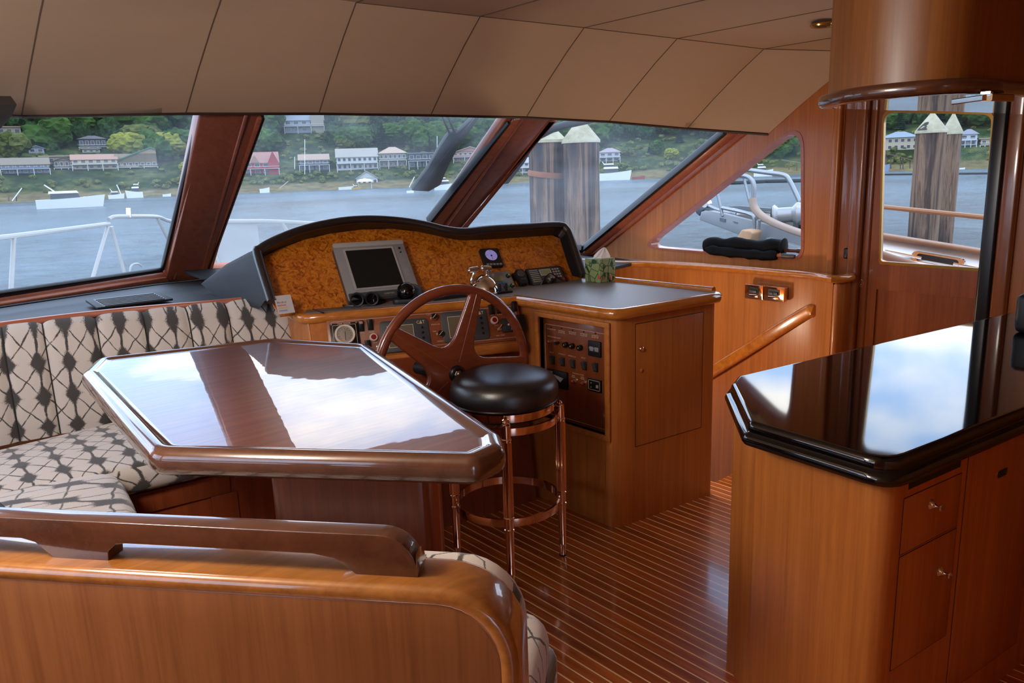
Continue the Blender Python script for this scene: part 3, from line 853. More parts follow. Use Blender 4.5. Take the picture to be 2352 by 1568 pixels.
# ------------------------------------------------------------------ foreground settee back with handrail
za = 1.02
oL, oR = U(-420, 1262, z=za), U(1090, 1395, z=za)
O = [U(-420, 1258, z=za), U(0, 1303, z=za), U(500, 1338, z=za), U(960, 1362, z=za)]
I = [U(-420, 1190, z=za), U(0, 1240, z=za), U(500, 1262, z=za), U(985, 1284, z=za)]
dirn = (O[3]-O[1]).normalized(); nrm = V((dirn.y, -dirn.x, 0))          # nrm points to the camera side
if nrm.dot(CAM-O[1]) < 0: nrm = -nrm
th = (I[2]-O[2]).dot(-nrm)
P0 = O[1]-dirn*.9
Lb = (O[3]-O[1]).length
endx = (U(1160, 1520, pl=(O[1], nrm))-P0).dot(dirn)
def BP(s, t, z): return P0+dirn*s-nrm*t+V((0, 0, z-za))
set3 = thing('settee_back', 'broad varnished wooden settee back filling the lower left corner, rounded at its right end', 'settee', (.3, 1.2, 0))
# panel with its upper end rounded
sil = [(0, 0), (0, za-.012)]
R_ = .10
for k in range(9):
    a = PI/2*k/8; sil.append((endx-R_+R_*math.sin(a), za-.012-R_+R_*math.cos(a)))
sil += [(endx, 0)]
pbm = prism([BP(s, .0, z) for s, z in sil], -nrm*(th*.86), .018, 4)
obj('panel', pbm, wood('brown_settee_veneer', '#935C32', '#7A4824', 'z', rough=.32, coat=.3, coatr=.12, band=.14), set3)
capp = [BP(0, th*.45, za-.012)]+[BP(s, th*.45, z-.0) for s, z in [(endx*.5, za-.012), (endx-R_-.08, za-.012)]+sil[2:-1]]
cap_path = [BP(0, th*.5, za-.01)]+[BP(endx*.3, th*.5, za-.01), BP(endx*.6, th*.5, za-.01)]+[BP(s+ .004, th*.5, z+.004) for s, z in sil[2:-1]]+[BP(endx+.004, th*.5, .5)]
obj('cap', sweep(cap_path, rrect(th*1.06, .03, .014, 4), up=nrm.cross(dirn) if False else None, cap=True) if False else sweep(cap_path, [(b, a) for a, b in rrect(.03, th*1.05, .0135, 4)] if False else rrect(.03, th*1.05, .0135, 4), up=nrm), wood('brown_cap_wood', '#A26830', '#865222', 'x', rough=.2, coat=1, coatr=.03, band=0, scale=.7), set3, label='golden brown varnished cap')
# cushion on the inner side, following the rounded end
def backpad(off, thick, zb, inset_):
    rows = []
    for k in range(len(sil)-1):
        pass
    path = [(s, z) for s, z in sil[1:]]
    rows = []
    for s, z in path:
        s2 = s+inset_ if s > .2 else s; z2 = z+ (inset_ if z > .5 else 0)
        rows.append([BP(s2-.03, off-.0, z2-.03 if z > .5 else z2), BP(s2, off+.008, z2), BP(s2+.004, off+thick*.4, z2+.004), BP(s2, off+thick*.8, z2-.002), BP(s2-.02, off+thick, z2-.02 if z > .5 else z2), BP(max(0, s2-.5), off+thick*1.2, max(.5, z2-.4))])
    return grid_loft(rows)
bmp = backpad(th*.86, .055, .6, .012)
obj('back_cushion', uvmap(bmp, lambda co, nn: (co.dot(dirn), co.z+co.dot(nrm))), fabric, set3)
# handrail: a bar on two feet
zr = 1.105
Hp = lambda s, z: BP(s, th*.5, z)
su = lambda px, py, z: (U(px, py, z=z)-P0).dot(dirn)
s_f1a, s_f1b = su(120, 1290, za), su(255, 1290, za)
s_f2a, s_f2b = su(825, 1325, za), su(962, 1330, za)
hr2 = thing('grab_rail', 'long dark varnished grab rail on two feet on top of the foreground settee back', 'grab rail', Hp((s_f1a+s_f1b)/2, za))
bar_bottom, bar_top = za+.036, za+.071
outl = []
def arc(cx, cz, r, a0, a1, n=6): return [(cx+r*math.cos(math.radians(a0+(a1-a0)*k/n)), cz+r*math.sin(math.radians(a0+(a1-a0)*k/n))) for k in range(n+1)]
outl += [(-.05, bar_top), (-.05, bar_bottom)]
outl += [(s_f1a-.055, bar_bottom)]+[(s_f1a-.03, bar_bottom-.006), (s_f1a-.012, bar_bottom-.022), (s_f1a-.002, za+.006), (s_f1a, za+.002)]
outl += [(s_f1b, za+.002), (s_f1b+.002, za+.02), (s_f1b+.006, bar_bottom-.012), (s_f1b+.018, bar_bottom-.002), (s_f1b+.035, bar_bottom)]
outl += [(s_f2a-.07, bar_bottom), (s_f2a-.035, bar_bottom-.006), (s_f2a-.014, bar_bottom-.022), (s_f2a-.003, za+.006), (s_f2a, za+.002)]
outl += [(s_f2b, za+.002), (s_f2b+.004, za+.02), (s_f2b, za+.045)]+arc(s_f2b-.055, bar_top-.055, .055, 10, 90, 6)
thr = .036
rb = prism([BP(s, th*.5-thr/2, z) for s, z in outl], -nrm*thr, .0125, 4)
obj('rail', rb, railwood, hr2)
# aft seat cushion peeping out at the right end
set4 = thing('aft_bench', 'end of the aft dinette bench seat showing right of the foreground settee back', 'bench', (.8, .8, 0))
pe = lambda px, py, z: U(px, py, z=z)
e1, e2, e3 = pe(1172, 1376, .66), pe(1225, 1385, .66), pe(1262, 1470, .66)
bdir = dirn; 
c0 = BP(.6, th*.86, 0)
def BB(s, t): p = P0+dirn*s-nrm*t; return (p.x, p.y)
S3 = (e2-P0).dot(dirn); T3 = (e2-P0).dot(-nrm)
S4 = (e3-P0).dot(dirn)
poly = [BB(.5, th*.9), BB(S4-.012, th*.9-.0), BB(S4-.008, T3-.0), BB(.5, T3+.03)]
poly = rounded([(a, b, 0) for a, b in poly], [.02, .02, .09, .05], 5)
obj('seat_cushion', cushion(poly, .52, .66, .05, .01, uvf=lambda co, nn: (co.dot(dirn)*1.0, co.dot(nrm)+co.z*.6)), fabric, set4)
poly = rounded([(*BB(.5, th*.9), 0), (*BB(S4+.004, th*.9), 0), (*BB(S4+.008, T3+.02), 0), (*BB(.5, T3+.03), 0)], [.02, .02, .1, .05], 5)
obj('base', prism([V((p.x, p.y, 0)) for p in poly], (0, 0, .56), .015, 3), railwood, set4)

# ------------------------------------------------------------------ table
zT = 1.03
tp = [(194, 868), (232, 832), (640, 786), (862, 799), (1158, 1020), (1140, 1072), (345, 1062)]
tp = [(186, 866), (222, 830), (630, 784), (850, 797), (1155, 1008), (1164, 1040), (1095, 1072), (345, 1052)]
Tt = [U(a, b, z=zT-.018) for a, b in tp]
tb = thing('dinette_table', 'high gloss brown dinette table with clipped corners and raised rim reflecting the sky', 'table', (1.0, 2.1, 0))
def off_poly(P, d):
    n = len(P); out = []; A = sum(P[i-1].x*P[i].y-P[i].x*P[i-1].y for i in range(n)); sg = 1 if A > 0 else -1
    for i in range(n):
        a, b, e = P[i-1], P[i], P[(i+1) % n]
        t1 = (b-a).normalized(); t2 = (e-b).normalized()
        n1 = V((-t1.y, t1.x, 0))*sg; n2 = V((-t2.y, t2.x, 0))*sg
        mm = (n1+n2).normalized(); out.append(b+mm*d/max(.5, mm.dot(n1)))
    return out
Trad = [.05, .05, .09, .09, .04, .05, .04, .08]
def Tloop(d_): return rounded(off_poly(Tt, d_), [max(.006, r-d_*.8) for r in Trad], 5)
rimp = [(0, .0), (.0, 0)]
prof = [(.0, -.055), (-.012, -.058)]
# ring profile: (inset distance, height rel. to zT)
ringp = [(.03, -.066), (.012, -.062), (.002, -.05), (0, -.035), (.002, -.02), (.008, -.008), (.02, -.001), (.032, 0), (.040, -.003), (.045, -.007), (.058, -.0075)]
rows = [[V((p.x, p.y, zT+h_)) for p in Tloop(d_)] for d_, h_ in ringp]
rows = [[V((p.x, p.y, zT-.066)) for p in Tloop(.07)]]+rows
obj('rim', grid_loft(rows, closed_u=True), railwood, tb, label='thick rounded varnished rim')
bm = BM(); bm.faces.new([bm.verts.new(V((p.x, p.y, zT-.0075))) for p in Tloop(.0575)]); 
r_ = bmesh.ops.extrude_face_region(bm, geom=bm.faces[:]); bmesh.ops.translate(bm, verts=[g for g in r_['geom'] if isinstance(g, bmesh.types.BMVert)], vec=(0, 0, -.05)); bmesh.ops.recalc_face_normals(bm, faces=bm.faces)
obj('top', bm, tablewood, tb)
# pedestal
qa, qb = U(612, 1110, z=.85), U(975, 1110, z=.85)
qa = U(612, 1110, z=.80); dq = dirn; 
Qc = V((.90, 1.68, 0))
s0 = (U(612, 1110, y=0, pl=(Qc, nrm)) if False else U(612, 1110, pl=(Qc, nrm))); s1 = U(982, 1110, pl=(Qc, nrm))
pp = [V((s0.x, s0.y, 0)), V((s1.x, s1.y, 0)), V((s1.x, s1.y, 0))-nrm*.16, V((s0.x, s0.y, 0))-nrm*.16]
obj('pedestal', prism(rounded(pp, .045, 5), (0, 0, zT-.06), .002), shadewood, tb)
obj('edge_post', lathe(V((s1.x, s1.y, 0))-nrm*.05-dirn*.012, (0, 0, 1), [(.028, 0), (.028, zT-.06)], 20), wood('pedestal_post', '#9C4526', '#85391E', 'z', rough=.3, coat=.4, band=0), tb, label='rounded lighter edge post')
# ------------------------------------------------------------------ helm console
ZC = 1.02
A_ = V((1.51, 3.14, ZC)); B_ = V((2.435, 2.745, ZC))
cs = thing('helm_console', 'wide wooden helm console behind the steering wheel with a grey desk top', 'console', (2.0, 3.0, 0))
eb = V((.981, -.195, 0)).normalized(); nb = V((.195, .981, 0)).normalized()
burl0 = V((1.50, 3.215, ZC))
obj('desk_top', slab([(1.52, 3.16), (2.44, 2.765), (3.06, 2.3), (3.07, 2.98), (1.53, 3.3)], ZC-.03, ZC, 0), greyvinyl, cs)
# front above and below the instrument panel
FB = Frame(V((2.43, 2.74, .999)), (B_-A_), (V((2.43, 2.648, .806))-V((2.43, 2.74, .999))), None)
if FB.n.dot(CAM-FB.o) < 0: FB.n = -FB.n
FB.y = -FB.y if FB.y.z < 0 else FB.y
Lc = (B_-A_).length
topL = FB.at(-Lc+.02, 0); botL = FB.at(-Lc+.02, -.215); botR = FB.at(0, -.215); topR = FB.at(0, 0)
inw = V((.39, .92, 0)).normalized()
obj('body', hexa([V((botL.x, botL.y, .80)), V((botR.x-.004, botR.y, .80)), V((2.43, 3.0, .80)), V((1.56, 3.4, .80)), V((topL.x, topL.y, .99)), V((topR.x-.004, topR.y, .99)), V((2.43, 3.0, .99)), V((1.54, 3.4, .99))]), cherry, cs)
obj('fascia_rail', sweep([botL+V((0, 0, -.01)), botR+V((-.004, 0, -.01))], rrect(.03, .05, .012, 3), up=(0, 0, 1)), cherry_x, cs)
obj('kneehole_back', prism([V((1.50, 2.77, 0)), V((2.414, 2.63, 0)), V((2.414, 2.72, .80)), V((1.50, 2.95, .80))], (.03, .2, 0)), shadewood, cs, label='reddish panel under the instrument panel')
obj('side_panel', prism([V((1.515, 3.12, 0)), V((1.50, 2.77, 0)), V((1.50, 2.95, .8)), V((botL.x-.0, botL.y, .8)), V((1.515, 3.13, .99)), V((1.54, 3.45, .99)), V((1.54, 3.45, 0))], (.03, 0, 0), .004), cherry, cs)
ed = [V((1.56, 3.42, ZC-.021)), V((1.525, 3.28, ZC-.021)), V((1.51, 3.155, ZC-.021)), V((1.53, 3.125, ZC-.021)), A_.lerp(B_, .12)+V((0, 0, -.021)), A_.lerp(B_, .5)+V((0, 0, -.021)), B_+V((0, 0, -.021))]
obj('front_nosing', sweep(ed, rrect(.05, .044, .018, 4), up=(0, 0, 1)), trim, cs, label='rounded golden edge along the desk')

# burl panel and leather hood
tl = math.radians(41)
FU = Frame(burl0, eb, nb*math.sin(tl)+V((0, 0, math.cos(tl))), -nb*math.cos(tl)+V((0, 0, math.sin(tl))))
if FU.n.dot(CAM-FU.o) < 0: FU.n = -FU.n
hood = thing('instrument_hood', 'black leather hood arching over the burl instrument panel in front of the windshield', 'instrument hood', (2.2, 3.3, ZC))
inner_px = [(628, 700), (600, 598), (604, 590), (640, 572), (700, 550), (760, 536), (830, 527), (900, 525), (960, 532), (1020, 545), (1060, 551), (1120, 550), (1200, 545), (1268, 540), (1286, 548), (1300, 572), (1336, 640)]
inn = [FU.px(a, b) for a, b in inner_px]
bot = [FU.at(FU.uv(1336, 640)[0]+.02, -.006), FU.at(FU.uv(640, 712)[0], -.006)]
obj('burl_panel', prism(inn+bot, -FU.n*.012), burl, hood, smooth=20, label='figured burl wood panel')
LIP = .085
lip_px = [(624, 692), (592, 586), (598, 572), (640, 548), (700, 525), (780, 508), (850, 503), (920, 507), (975, 516), (1020, 527), (1065, 532), (1120, 527), (1200, 522), (1282, 517), (1301, 526), (1312, 548), (1340, 632)]
lip = curve_pts([FU.px(a, b, LIP) for a, b in lip_px], 4)
lipo = [FU.at(*FU.uv(a, b, LIP), LIP) for a, b in lip_px]
lipc = curve_pts(lipo, 4)
innc = curve_pts(inn, 4)
obj('lip', sweep(lipc, circ(.021, 12), up=FU.n), blackleather, hood, label='padded black lip')
obj('inner_wall', grid_loft([lipc, [p-FU.n*.001 for p in innc]]), blackleather, hood)
# back of the hood falls to the dash in front of the windshield
back = []
for i, p in enumerate(lipc):
    t = i/(len(lipc)-1)
    u_, v_ = (p-FU.o).dot(FU.x), (p-FU.o).dot(FU.y)
    q = V((1.40, 4.10, 1.09)).lerp(V((3.25, 3.55, 1.09)), max(0, min(1, (p.x-1.45)/1.7)))
    if v_ < .12: q = V((p.x, p.y, 1.0)).lerp(q, max(0, v_/.12)); q.z = 1.04
    back.append(q)
obj('hood_shell', grid_loft([lipc, [p.lerp(q, .12)+V((0, 0, .012)) for p, q in zip(lipc, back)], [p.lerp(q, .5)+V((0, 0, .02)) for p, q in zip(lipc, back)], back]), dashleather, hood, smooth=60)
# stitched seam on the port cheek
0 and obj('cheek_panel', prism([U(594, 584, pl=(FU.o+FU.n*LIP, FU.n)), U(626, 694, pl=(FU.o+FU.n*LIP, FU.n)), U(560, 700, z=1.045), U(486, 642, z=1.105)], V((-.012, .004, 0)), .003), dashleather, hood)

# leather dash between settee and windshield
dash = thing('dashboard', 'black leather dash top running under the windshield with an air vent', 'dashboard', (.6, 4.1, 1.05))
dpl_near = [V((-.9, 3.35, 1.052))]+[p+V((0, .03, -.006)) for p in trimline[4:]]+[V((1.62, 3.62, 1.048))]
far = [low(-430, 768, PA), low(0, 694, PA), low(378, 640, PA), low(470, 640, PB)]
rows = []
for i in range(13):
    t = i/12
    n0 = along(dpl_near, t)
    f0 = along([V((-.9, 4.0, 1.06))]+[p+V((0, -.02, -.01)) for p in far], t)
    rows.append([n0+V((0, 0, -.03)), n0, n0.lerp(f0, .45)+V((0, 0, .006)), n0.lerp(f0, .62)+V((0, 0, .006)), f0])
obj('dash_top', grid_loft([[r[j] for r in rows] for j in range(5)]), dashleather, dash)
obj('dash_under_hood', prism([V((1.55, 3.5, 1.03)), V((3.2, 3.0, 1.03)), V((4.2, 3.4, .98)), V((4.2, 3.95, .99)), V((3.2, 4.4, 1.06)), V((1.6, 4.95, 1.08))], (0, 0, -.02)), dashleather, dash)
# welt line and vent
obj('welt', tube([U(px, py, z=1.075) for px, py in ((-300, 745), (0, 706), (200, 676), (372, 652), (480, 640))], .004, 6), black, dash)
FV = Frame(U(306, 689, z=1.066), U(360, 684, z=1.066)-U(250, 697, z=1.066), U(306, 675, z=1.069)-U(306, 689, z=1.064), (0, 0, 1))
u0, v0 = FV.uv(242, 706); u1, v1 = FV.uv(378, 672)
ub, _ = FV.uv(384, 690)
vent = thing('air_vent', 'long slotted black air vent set in the dash top under the port windshield pane', 'air vent', FV.o)
obj('tray', FV.plate(FV.uv(222, 708)[0], ub+.03, v0-.01, v1+.03, -.004, .006, .01, .002), dashleather, vent)
for k in range(6):
    a = v0+(v1-v0)*k/6
    obj('slat', FV.box(u0+.01*k*0, ub-.005, a, a+(v1-v0)/6*.34, .005, .010, .001), darkgrey, vent)
obj('slot_bed', FV.box(u0-.005, ub, v0-.003, v1+.004, .0055, .0065), black, vent)

# ------------------------------------------------------------------ sloped instrument panel
IP = thing('instrument_cluster', 'sloped wooden instrument panel with rocker switches and inlay line behind the steering wheel', 'instrument panel', FB.at(-.5, -.1))
PW = Lc-.03
F = Frame(FB.at(0, 0, .004), FB.x, FB.y, FB.n)
uL, vT = F.uv(735, 745); uR, _ = F.uv(1186, 697)
_, vB = F.uv(1215, 775)
fasciawood = wood('fascia_wood', '#8E4A2A', '#763A1F', 'x', rough=.3, coat=.5, coatr=.08, band=0, scale=.6)
uL = -Lc+.09; uR = -.012; vT = -.012; vB = -.195
obj('board', F.plate(uL, uR, vB, vT, 0, .006, .012, .001), fasciawood, IP)
obj('inlay_line', F.ring(uL+.018, uR-.012, vB+.014, vT-.014, .006, .0068, .012, .0014), letter, IP, label='fine pale border line')
def put(px, py): return F.uv(px, py, .006)
# pressure gauge
T = thing('pressure_gauge', 'round white-faced gauge in a black square plate at the left end of the instrument panel', 'gauge', F.at(*put(793, 772)))
gu, gv = put(792, 770)
obj('plate', F.box(gu-.062, gu+.062, gv-.075, gv+.055, .006, .022, .004), black, T)
obj('plate_line', F.ring(gu-.052, gu+.052, gv-.07, gv+.046, .022, .0226, .006, .0014), letter, T)
gc = F.at(gu, gv, .022)
obj('bezel', lathe(gc, F.n, [(.046, 0), (.046, .008), (.043, .013), (.037, .012), (.035, .006)], 32), ivory, T)
obj('dial', lathe(gc, F.n, [(.036, .0), (.036, .006)], 32), plain('dial_face', '#B9B2A6', rough=.4, var=0), T)
obj('needle', F.box(gu-.0008, gu+.0008, gv-.028, gv+.012, .0285, .0295), black, T)
bmt = BM()
for k in range(11):
    a = math.radians(225-27*k); merge(bmt, lathe(F.at(gu+.027*math.cos(a), gv+.027*math.sin(a), .028), F.n, [(.0016, 0), (.0016, .0006)], 6))
obj('dial_marks', bmt, black, T)
obj('lettering', text_bm('TANK TENDER', .009, F, gu, gv+.0505, .0222), letter, T)
for k in range(4):
    obj('button', lathe(F.at(gu-.02+.02*k, gv-.062, .022), F.n, [(.008, 0), (.008, .012), (.006, .016)], 12), greyplastic, T)
for k in (-1, 1):
    obj('screw', lathe(F.at(gu+.055*k, gv+.05, .022), F.n, [(.004, 0), (.003, .002)], 8), chrome, T)
# rockers
def rocker(F, px, py, w=.026, h=.05, w0=.006, cap=False, par=None, d=.018):
    u, v = F.uv(px, py, w0)
    bm = F.box(u-w/2, u+w/2, v-h/2, v+h/2, w0, w0+.005, .001)
    o = obj('rocker_switch', bm, satinblack, par)
    obj('rocker', prism([F.at(u-w*.4, v-h*.46, w0+.004), F.at(u-w*.4, v-h*.46, w0+.004+d*.35), F.at(u-w*.4, v+h*.1, w0+.004+d*.75), F.at(u-w*.4, v+h*.44, w0+.004+d), F.at(u-w*.4, v+h*.48, w0+.004)], F.x*(w*.8), .0015), black, o)
    if cap: obj('rocker_cap', F.box(u-w*.28, u+w*.3, v+h*.12, v+h*.36, w0+.014, w0+.005+d*.98, .001), plain('faded_red', '#B08078', rough=.6, var=0) if 'faded_red' not in bpy.data.materials else bpy.data.materials['faded_red'], o)
    return o
for (a, b, c_) in ((829, 749, True), (850, 746, False), (845, 794, False), (1128, 711, False), (1145, 709, True), (1180, 704, False)):
    rocker(F, a, b, cap=c_, par=IP)
def label_text(s, px, py, size=.008, F=F, par=IP, w=.0064):
    u, v = F.uv(px, py, .006); obj('lettering', text_bm(s, size, F, u, v, w), letter, par)
for s_, a, b in (('MAIN', 831, 764), ('HORN', 854, 762), ('STOP', 862, 787), ('SYNCH ON', 1000, 745), ('SYNCH OK', 1014, 783), ('PORT', 984, 723), ('STBD', 998, 761), ('ENG', 1130, 723), ('HORN', 1147, 722), ('STOP', 1140, 747), ('HYD. START', 1150, 770), ('PTO', 1184, 719)):
    label_text(s_, a, b)
for k, (a, b) in enumerate(((858, 775), (1135, 736))):
    u, v = put(a, b)
    o = obj('stop_button', lathe(F.at(u, v, .006), F.n, [(.019, 0), (.019, .01), (.016, .014), (.0125, .014), (.0125, .009)], 24), ivory, IP, label='red stop button in a cream ring')
    obj('button_cap', lathe(F.at(u, v, .006), F.n, [(.0125, 0), (.0125, .011), (.011, .0125)], 20), red, o)
for (a, b) in ((996, 728), (1011, 767)):
    u, v = put(a, b)
    o = obj('selector_knob', lathe(F.at(u, v, .006), F.n, [(.017, 0), (.017, .006), (.0155, .016), (.0145, .018)], 20), bronze, IP)
    obj('knob_face', lathe(F.at(u, v, .0235), F.n, [(.0138, 0), (.0138, .003)], 18), black, o)
    d_ = F.x*.7+F.y*.7; q_ = F.at(u, v, .027)
    obj('pointer', tube([q_-d_*.012, q_+d_*.012], .0016, 6), ivory, o)
def toggle(px, py):
    u, v = put(px, py)
    o = obj('toggle_switch', lathe(F.at(u, v, .006), F.n, [(.013, 0), (.013, .004), (.008, .004), (.008, .012), (.005, .013)], 8), chrome, IP)
    obj('lever', tube([F.at(u, v, .016), F.at(u+.012, v+.017, .032)], .003, 8, scale=[.7, 1.2]), bronze, o)
toggle(1146, 756); toggle(868, 796)
# two engine displays
for k, (tlp, brp) in enumerate((((868, 742), (994, 794)), ((1012, 722), (1126, 775)))):
    u0, v1 = put(*tlp); u1, v0 = put(*brp)
    cu, cv = (put(931, 770), put(1068, 748))[k]; w_, h_ = .225, .148
    T = thing('engine_display', 'grey engine display with small screen and four buttons, ' + ('partly behind the left wheel rim' if k == 0 else 'behind the upright wheel spoke'), 'engine display', F.at(cu, cv, .006), 'engine displays on the instrument panel')
    obj('bezel', F.plate(cu-w_/2, cu+w_/2, cv-h_/2, cv+h_/2, .006, .013, .02, .002), darkgrey, T)
    obj('lcd_frame', F.ring(cu-w_*.36, cu+w_*.18, cv-h_*.36, cv+h_*.33, .013, .0138, .001, .002), ivory, T)
    obj('lcd', F.box(cu-w_*.355, cu+w_*.175, cv-h_*.35, cv+h_*.32, .0128, .0133), lcd, T)
    for q in range(4):
        obj('button', lathe(F.at(cu+w_*.36, cv+h_*(.20-.17*q), .013), F.n, [(.0062, 0), (.0055, .004), (0, .005)], 12), black, T)
    obj('logo', text_bm('CAT', .021, F, cu+w_*.34, cv+h_*.365, .0135), letter, T, label='white lettering with a yellow triangle')
    bm = prism([F.at(cu+w_*.31, cv+h_*.315, .0139), F.at(cu+w_*.375, cv+h_*.315, .0139), F.at(cu+w_*.343, cv+h_*.37, .0139)], F.n*.0004)
    obj('logo_triangle', bm, yellow, T)
# black control box at the right end
u, v = put(1172, 748)
T = thing('sync_controller', 'small black control box with lamps at the right end of the instrument panel', 'control box', F.at(u, v, .006))
obj('housing', F.plate(u-.045, u+.05, v-.03, v+.036, .006, .02, .006, .002), satinblack, T)
for k, mm in enumerate((ivory, yellow)): obj('lamp', lathe(F.at(u-.012+.028*k, v+.004, .02), F.n, [(.005, 0), (.004, .002)], 10), mm, T)
obj('lettering', text_bm('SYNC', .012, F, u+.012, v-.018, .0205), letter, T)
u, v = put(1197, 741)
obj('cover_plate', F.box(u-.022, u+.02, v-.04, v+.04, .006, .012, .002), satinblack, IP)

# ------------------------------------------------------------------ instruments on the burl panel
F = FU
def corner_frame(pts, w): return [F.at(*F.uv(a, b, w), w) for a, b in pts]
T = thing('chart_plotter', 'large grey multifunction display with dark screen on the burl panel', 'chart plotter', F.px(860, 620))
oc = [(762, 561), (925, 551), (964, 672), (804, 692)]
P = [F.uv(a, b, .05) for a, b in oc]
cu = sum(p[0] for p in P)/4; cv = sum(p[1] for p in P)/4
w_ = ((P[1][0]-P[0][0])+(P[2][0]-P[3][0]))/2; h_ = ((P[0][1]-P[3][1])+(P[1][1]-P[2][1]))/2
# follow the tilt of the display in its own plane
ex_ = (F.at(*P[1])-F.at(*P[0])).normalized()
G = Frame(F.at(cu, cv), ex_, F.y, F.n)
a0, a1, b0, b1 = -w_/2, w_/2, -h_/2, h_/2
obj('housing', G.plate(a0+.004, a1-.004, b0+.004, b1-.004, .0, .04, .014, .003), darkgrey, T)
obj('front_bezel', G.plate(a0, a1, b0, b1, .036, .052, .014, .004), greyplastic, T)
obj('top_cap', G.plate(a0, a1, b1-.026, b1+.001, .046, .0555, .008, .003), lightgrey, T)
obj('inner_bezel', G.ring(a0+.042, a1-.062, b0+.05, b1-.038, .05, .056, .003, .009), lightgrey, T)
obj('screen', G.box(a0+.05, a1-.07, b0+.058, b1-.046, .05, .0535), screen, T)
obj('chin', G.plate(a0+.002, a1-.002, b0-.002, b0+.034, .05, .056, .008, .003), darkgrey, T)
obj('logo', text_bm('GARMIN', .014, G, .02, b0+.016, .0565), lightgrey, T, label='faint maker lettering')
obj('card_door', G.plate(a1-.046, a1-.014, -.06, -.005, .052, .0535, .003, .001), greyplastic, T)
for q in range(2): obj('button', lathe(G.at(a1-.03, b1-.05-.025*q, .052), G.n, [(.006-.002*q, 0), (.005-.002*q, .004)], 12), black, T)
# small compass display
T = thing('compass_display', 'small square black instrument showing a violet compass dial, on the burl panel', 'compass display', F.px(1130, 592))
P = [F.uv(a, b, .022) for a, b in ((1105, 571), (1142, 570), (1155, 608), (1117, 613))]
cu = sum(p[0] for p in P)/4; cv = sum(p[1] for p in P)/4; w_ = .108; h_ = .116
G = Frame(F.at(cu, cv), F.at(*P[1])-F.at(*P[0]), F.y, F.n)
obj('housing', G.plate(-w_/2, w_/2, -h_/2, h_/2, 0, .022, .007, .002), satinblack, T)
obj('face', G.plate(-w_/2+.006, w_/2-.006, -h_/2+.024, h_/2-.006, .0215, .0228, .003), screen, T)
dm = M('lit_compass_dial'); dm.set(rough=.4); dm.b.inputs['Base Color'].default_value = lin('#7C74A8'); dm.b.inputs['Emission Color'].default_value = lin('#8E86C8'); dm.b.inputs['Emission Strength'].default_value = .35
obj('dial', lathe(G.at(0, .013, .0225), G.n, [(.034, 0), (.034, .001)], 32), dm.m, T, label='lit violet dial')
obj('dial_hub', lathe(G.at(0, .010, .0236), G.n, [(.005, 0), (.005, .0006)], 10), screen, T)
obj('readout', text_bm('323', .014, G, 0, -.006, .0242), ivory, T)
obj('readout_needle', G.box(-.0008, .0008, -.012, .004, .0236, .0246), red, T)
for k, s_ in enumerate('NESW'):
    a = PI/2-k*PI/2; obj('dial_letter', text_bm(s_, .008, G, .027*math.cos(a), .013+.027*math.sin(a), .0238), screen, T)
for k in range(5): obj('button', G.plate(-.045+.0188*k, -.031+.0188*k, -h_/2+.007, -h_/2+.017, .021, .0245, .003), greyplastic, T)
# autopilot / thruster keypad
T = thing('thruster_control', 'grey control panel with green display, blue keys and two small levers, beside the throttle', 'control panel', F.px(1155, 650))
P = [F.uv(a, b, .02) for a, b in ((1128, 628), (1167, 624), (1182, 662), (1140, 668))]
cu = sum(p[0] for p in P)/4; cv = sum(p[1] for p in P)/4; w_ = .125; h_ = .12
G = Frame(F.at(cu, cv), F.at(*P[1])-F.at(*P[0]), F.y, F.n)
obj('plate', G.plate(-w_/2, w_/2, -h_/2, h_/2, 0, .02, .005, .002), greyplastic, T)
obj('lcd', G.box(-.045, .008, .004, .032, .02, .021), greenlcd, T)
for k in range(4):
    for q in range(2):
        mm = blue if q == 0 else (plain('amber_key', '#B89A40', rough=.4, var=0), blue, red, green)[k]
        obj('key', lathe(G.at(-.042+.0205*k, -.012-.026*q, .02), G.n, [(.0085, 0), (.0078, .003), (.004, .0035)], 14), mm, T)
for q in range(2):
    o = obj('knob', lathe(G.at(.042, .026-.062*q, .02), G.n, [(.012, 0), (.012, .01), (.009, .013)], 16), satinblack, T)
    obj('knob_marker', G.box(.038, .05, .022-.062*q, .034-.062*q, .03, .035, .001), plain('lime', '#8DA850', rough=.5, var=0) if q == 0 else bpy.data.materials['lime'], o)
obj('emblem', prism([G.at(-.05, .045, .02), G.at(-.04, .037, .02), G.at(-.03, .045, .02), G.at(-.04, .053, .02)], G.n*.001), lightgrey, T)
# VHF radio
T = thing('marine_radio', 'grey marine radio with speaker grille and keypad at the right end of the burl panel', 'radio', F.px(1255, 635))
P = [F.uv(a, b, .03) for a, b in ((1214, 617), (1283, 610), (1297, 644), (1226, 652))]
cu = sum(p[0] for p in P)/4; cv = sum(p[1] for p in P)/4; w_ = .225; h_ = .115
G = Frame(F.at(cu, cv-.006), F.at(*P[1])-F.at(*P[0]), F.y, F.n)
obj('housing', G.plate(-w_/2, w_/2, -h_/2, h_/2, 0, .028, .01, .004), satinblack, T)
obj('face', G.plate(-w_/2+.008, w_/2-.008, -h_/2+.008, h_/2-.008, .026, .031, .006, .001), darkgrey, T)
obj('lcd', G.box(-.032, .03, .005, .036, .031, .0325), greenlcd, T)
obj('lcd_frame', G.ring(-.037, .035, 0, .041, .031, .0335, .003, .005), lightgrey, T)
for k in range(7): obj('grille_slat', G.box(-w_/2+.014, -.046, .037-.0118*k, .042-.0118*k, .031, .034, .001), lightgrey, T)
for k in range(3):
    for q in range(4): obj('key', G.plate(.045+.016*k, .056+.016*k, .031-.0165*q, .040-.0165*q, .031, .0335, .002), lightgrey, T)
obj('distress_key', G.box(.082, .1, -.043, -.026, .031, .036, .002), red, T)
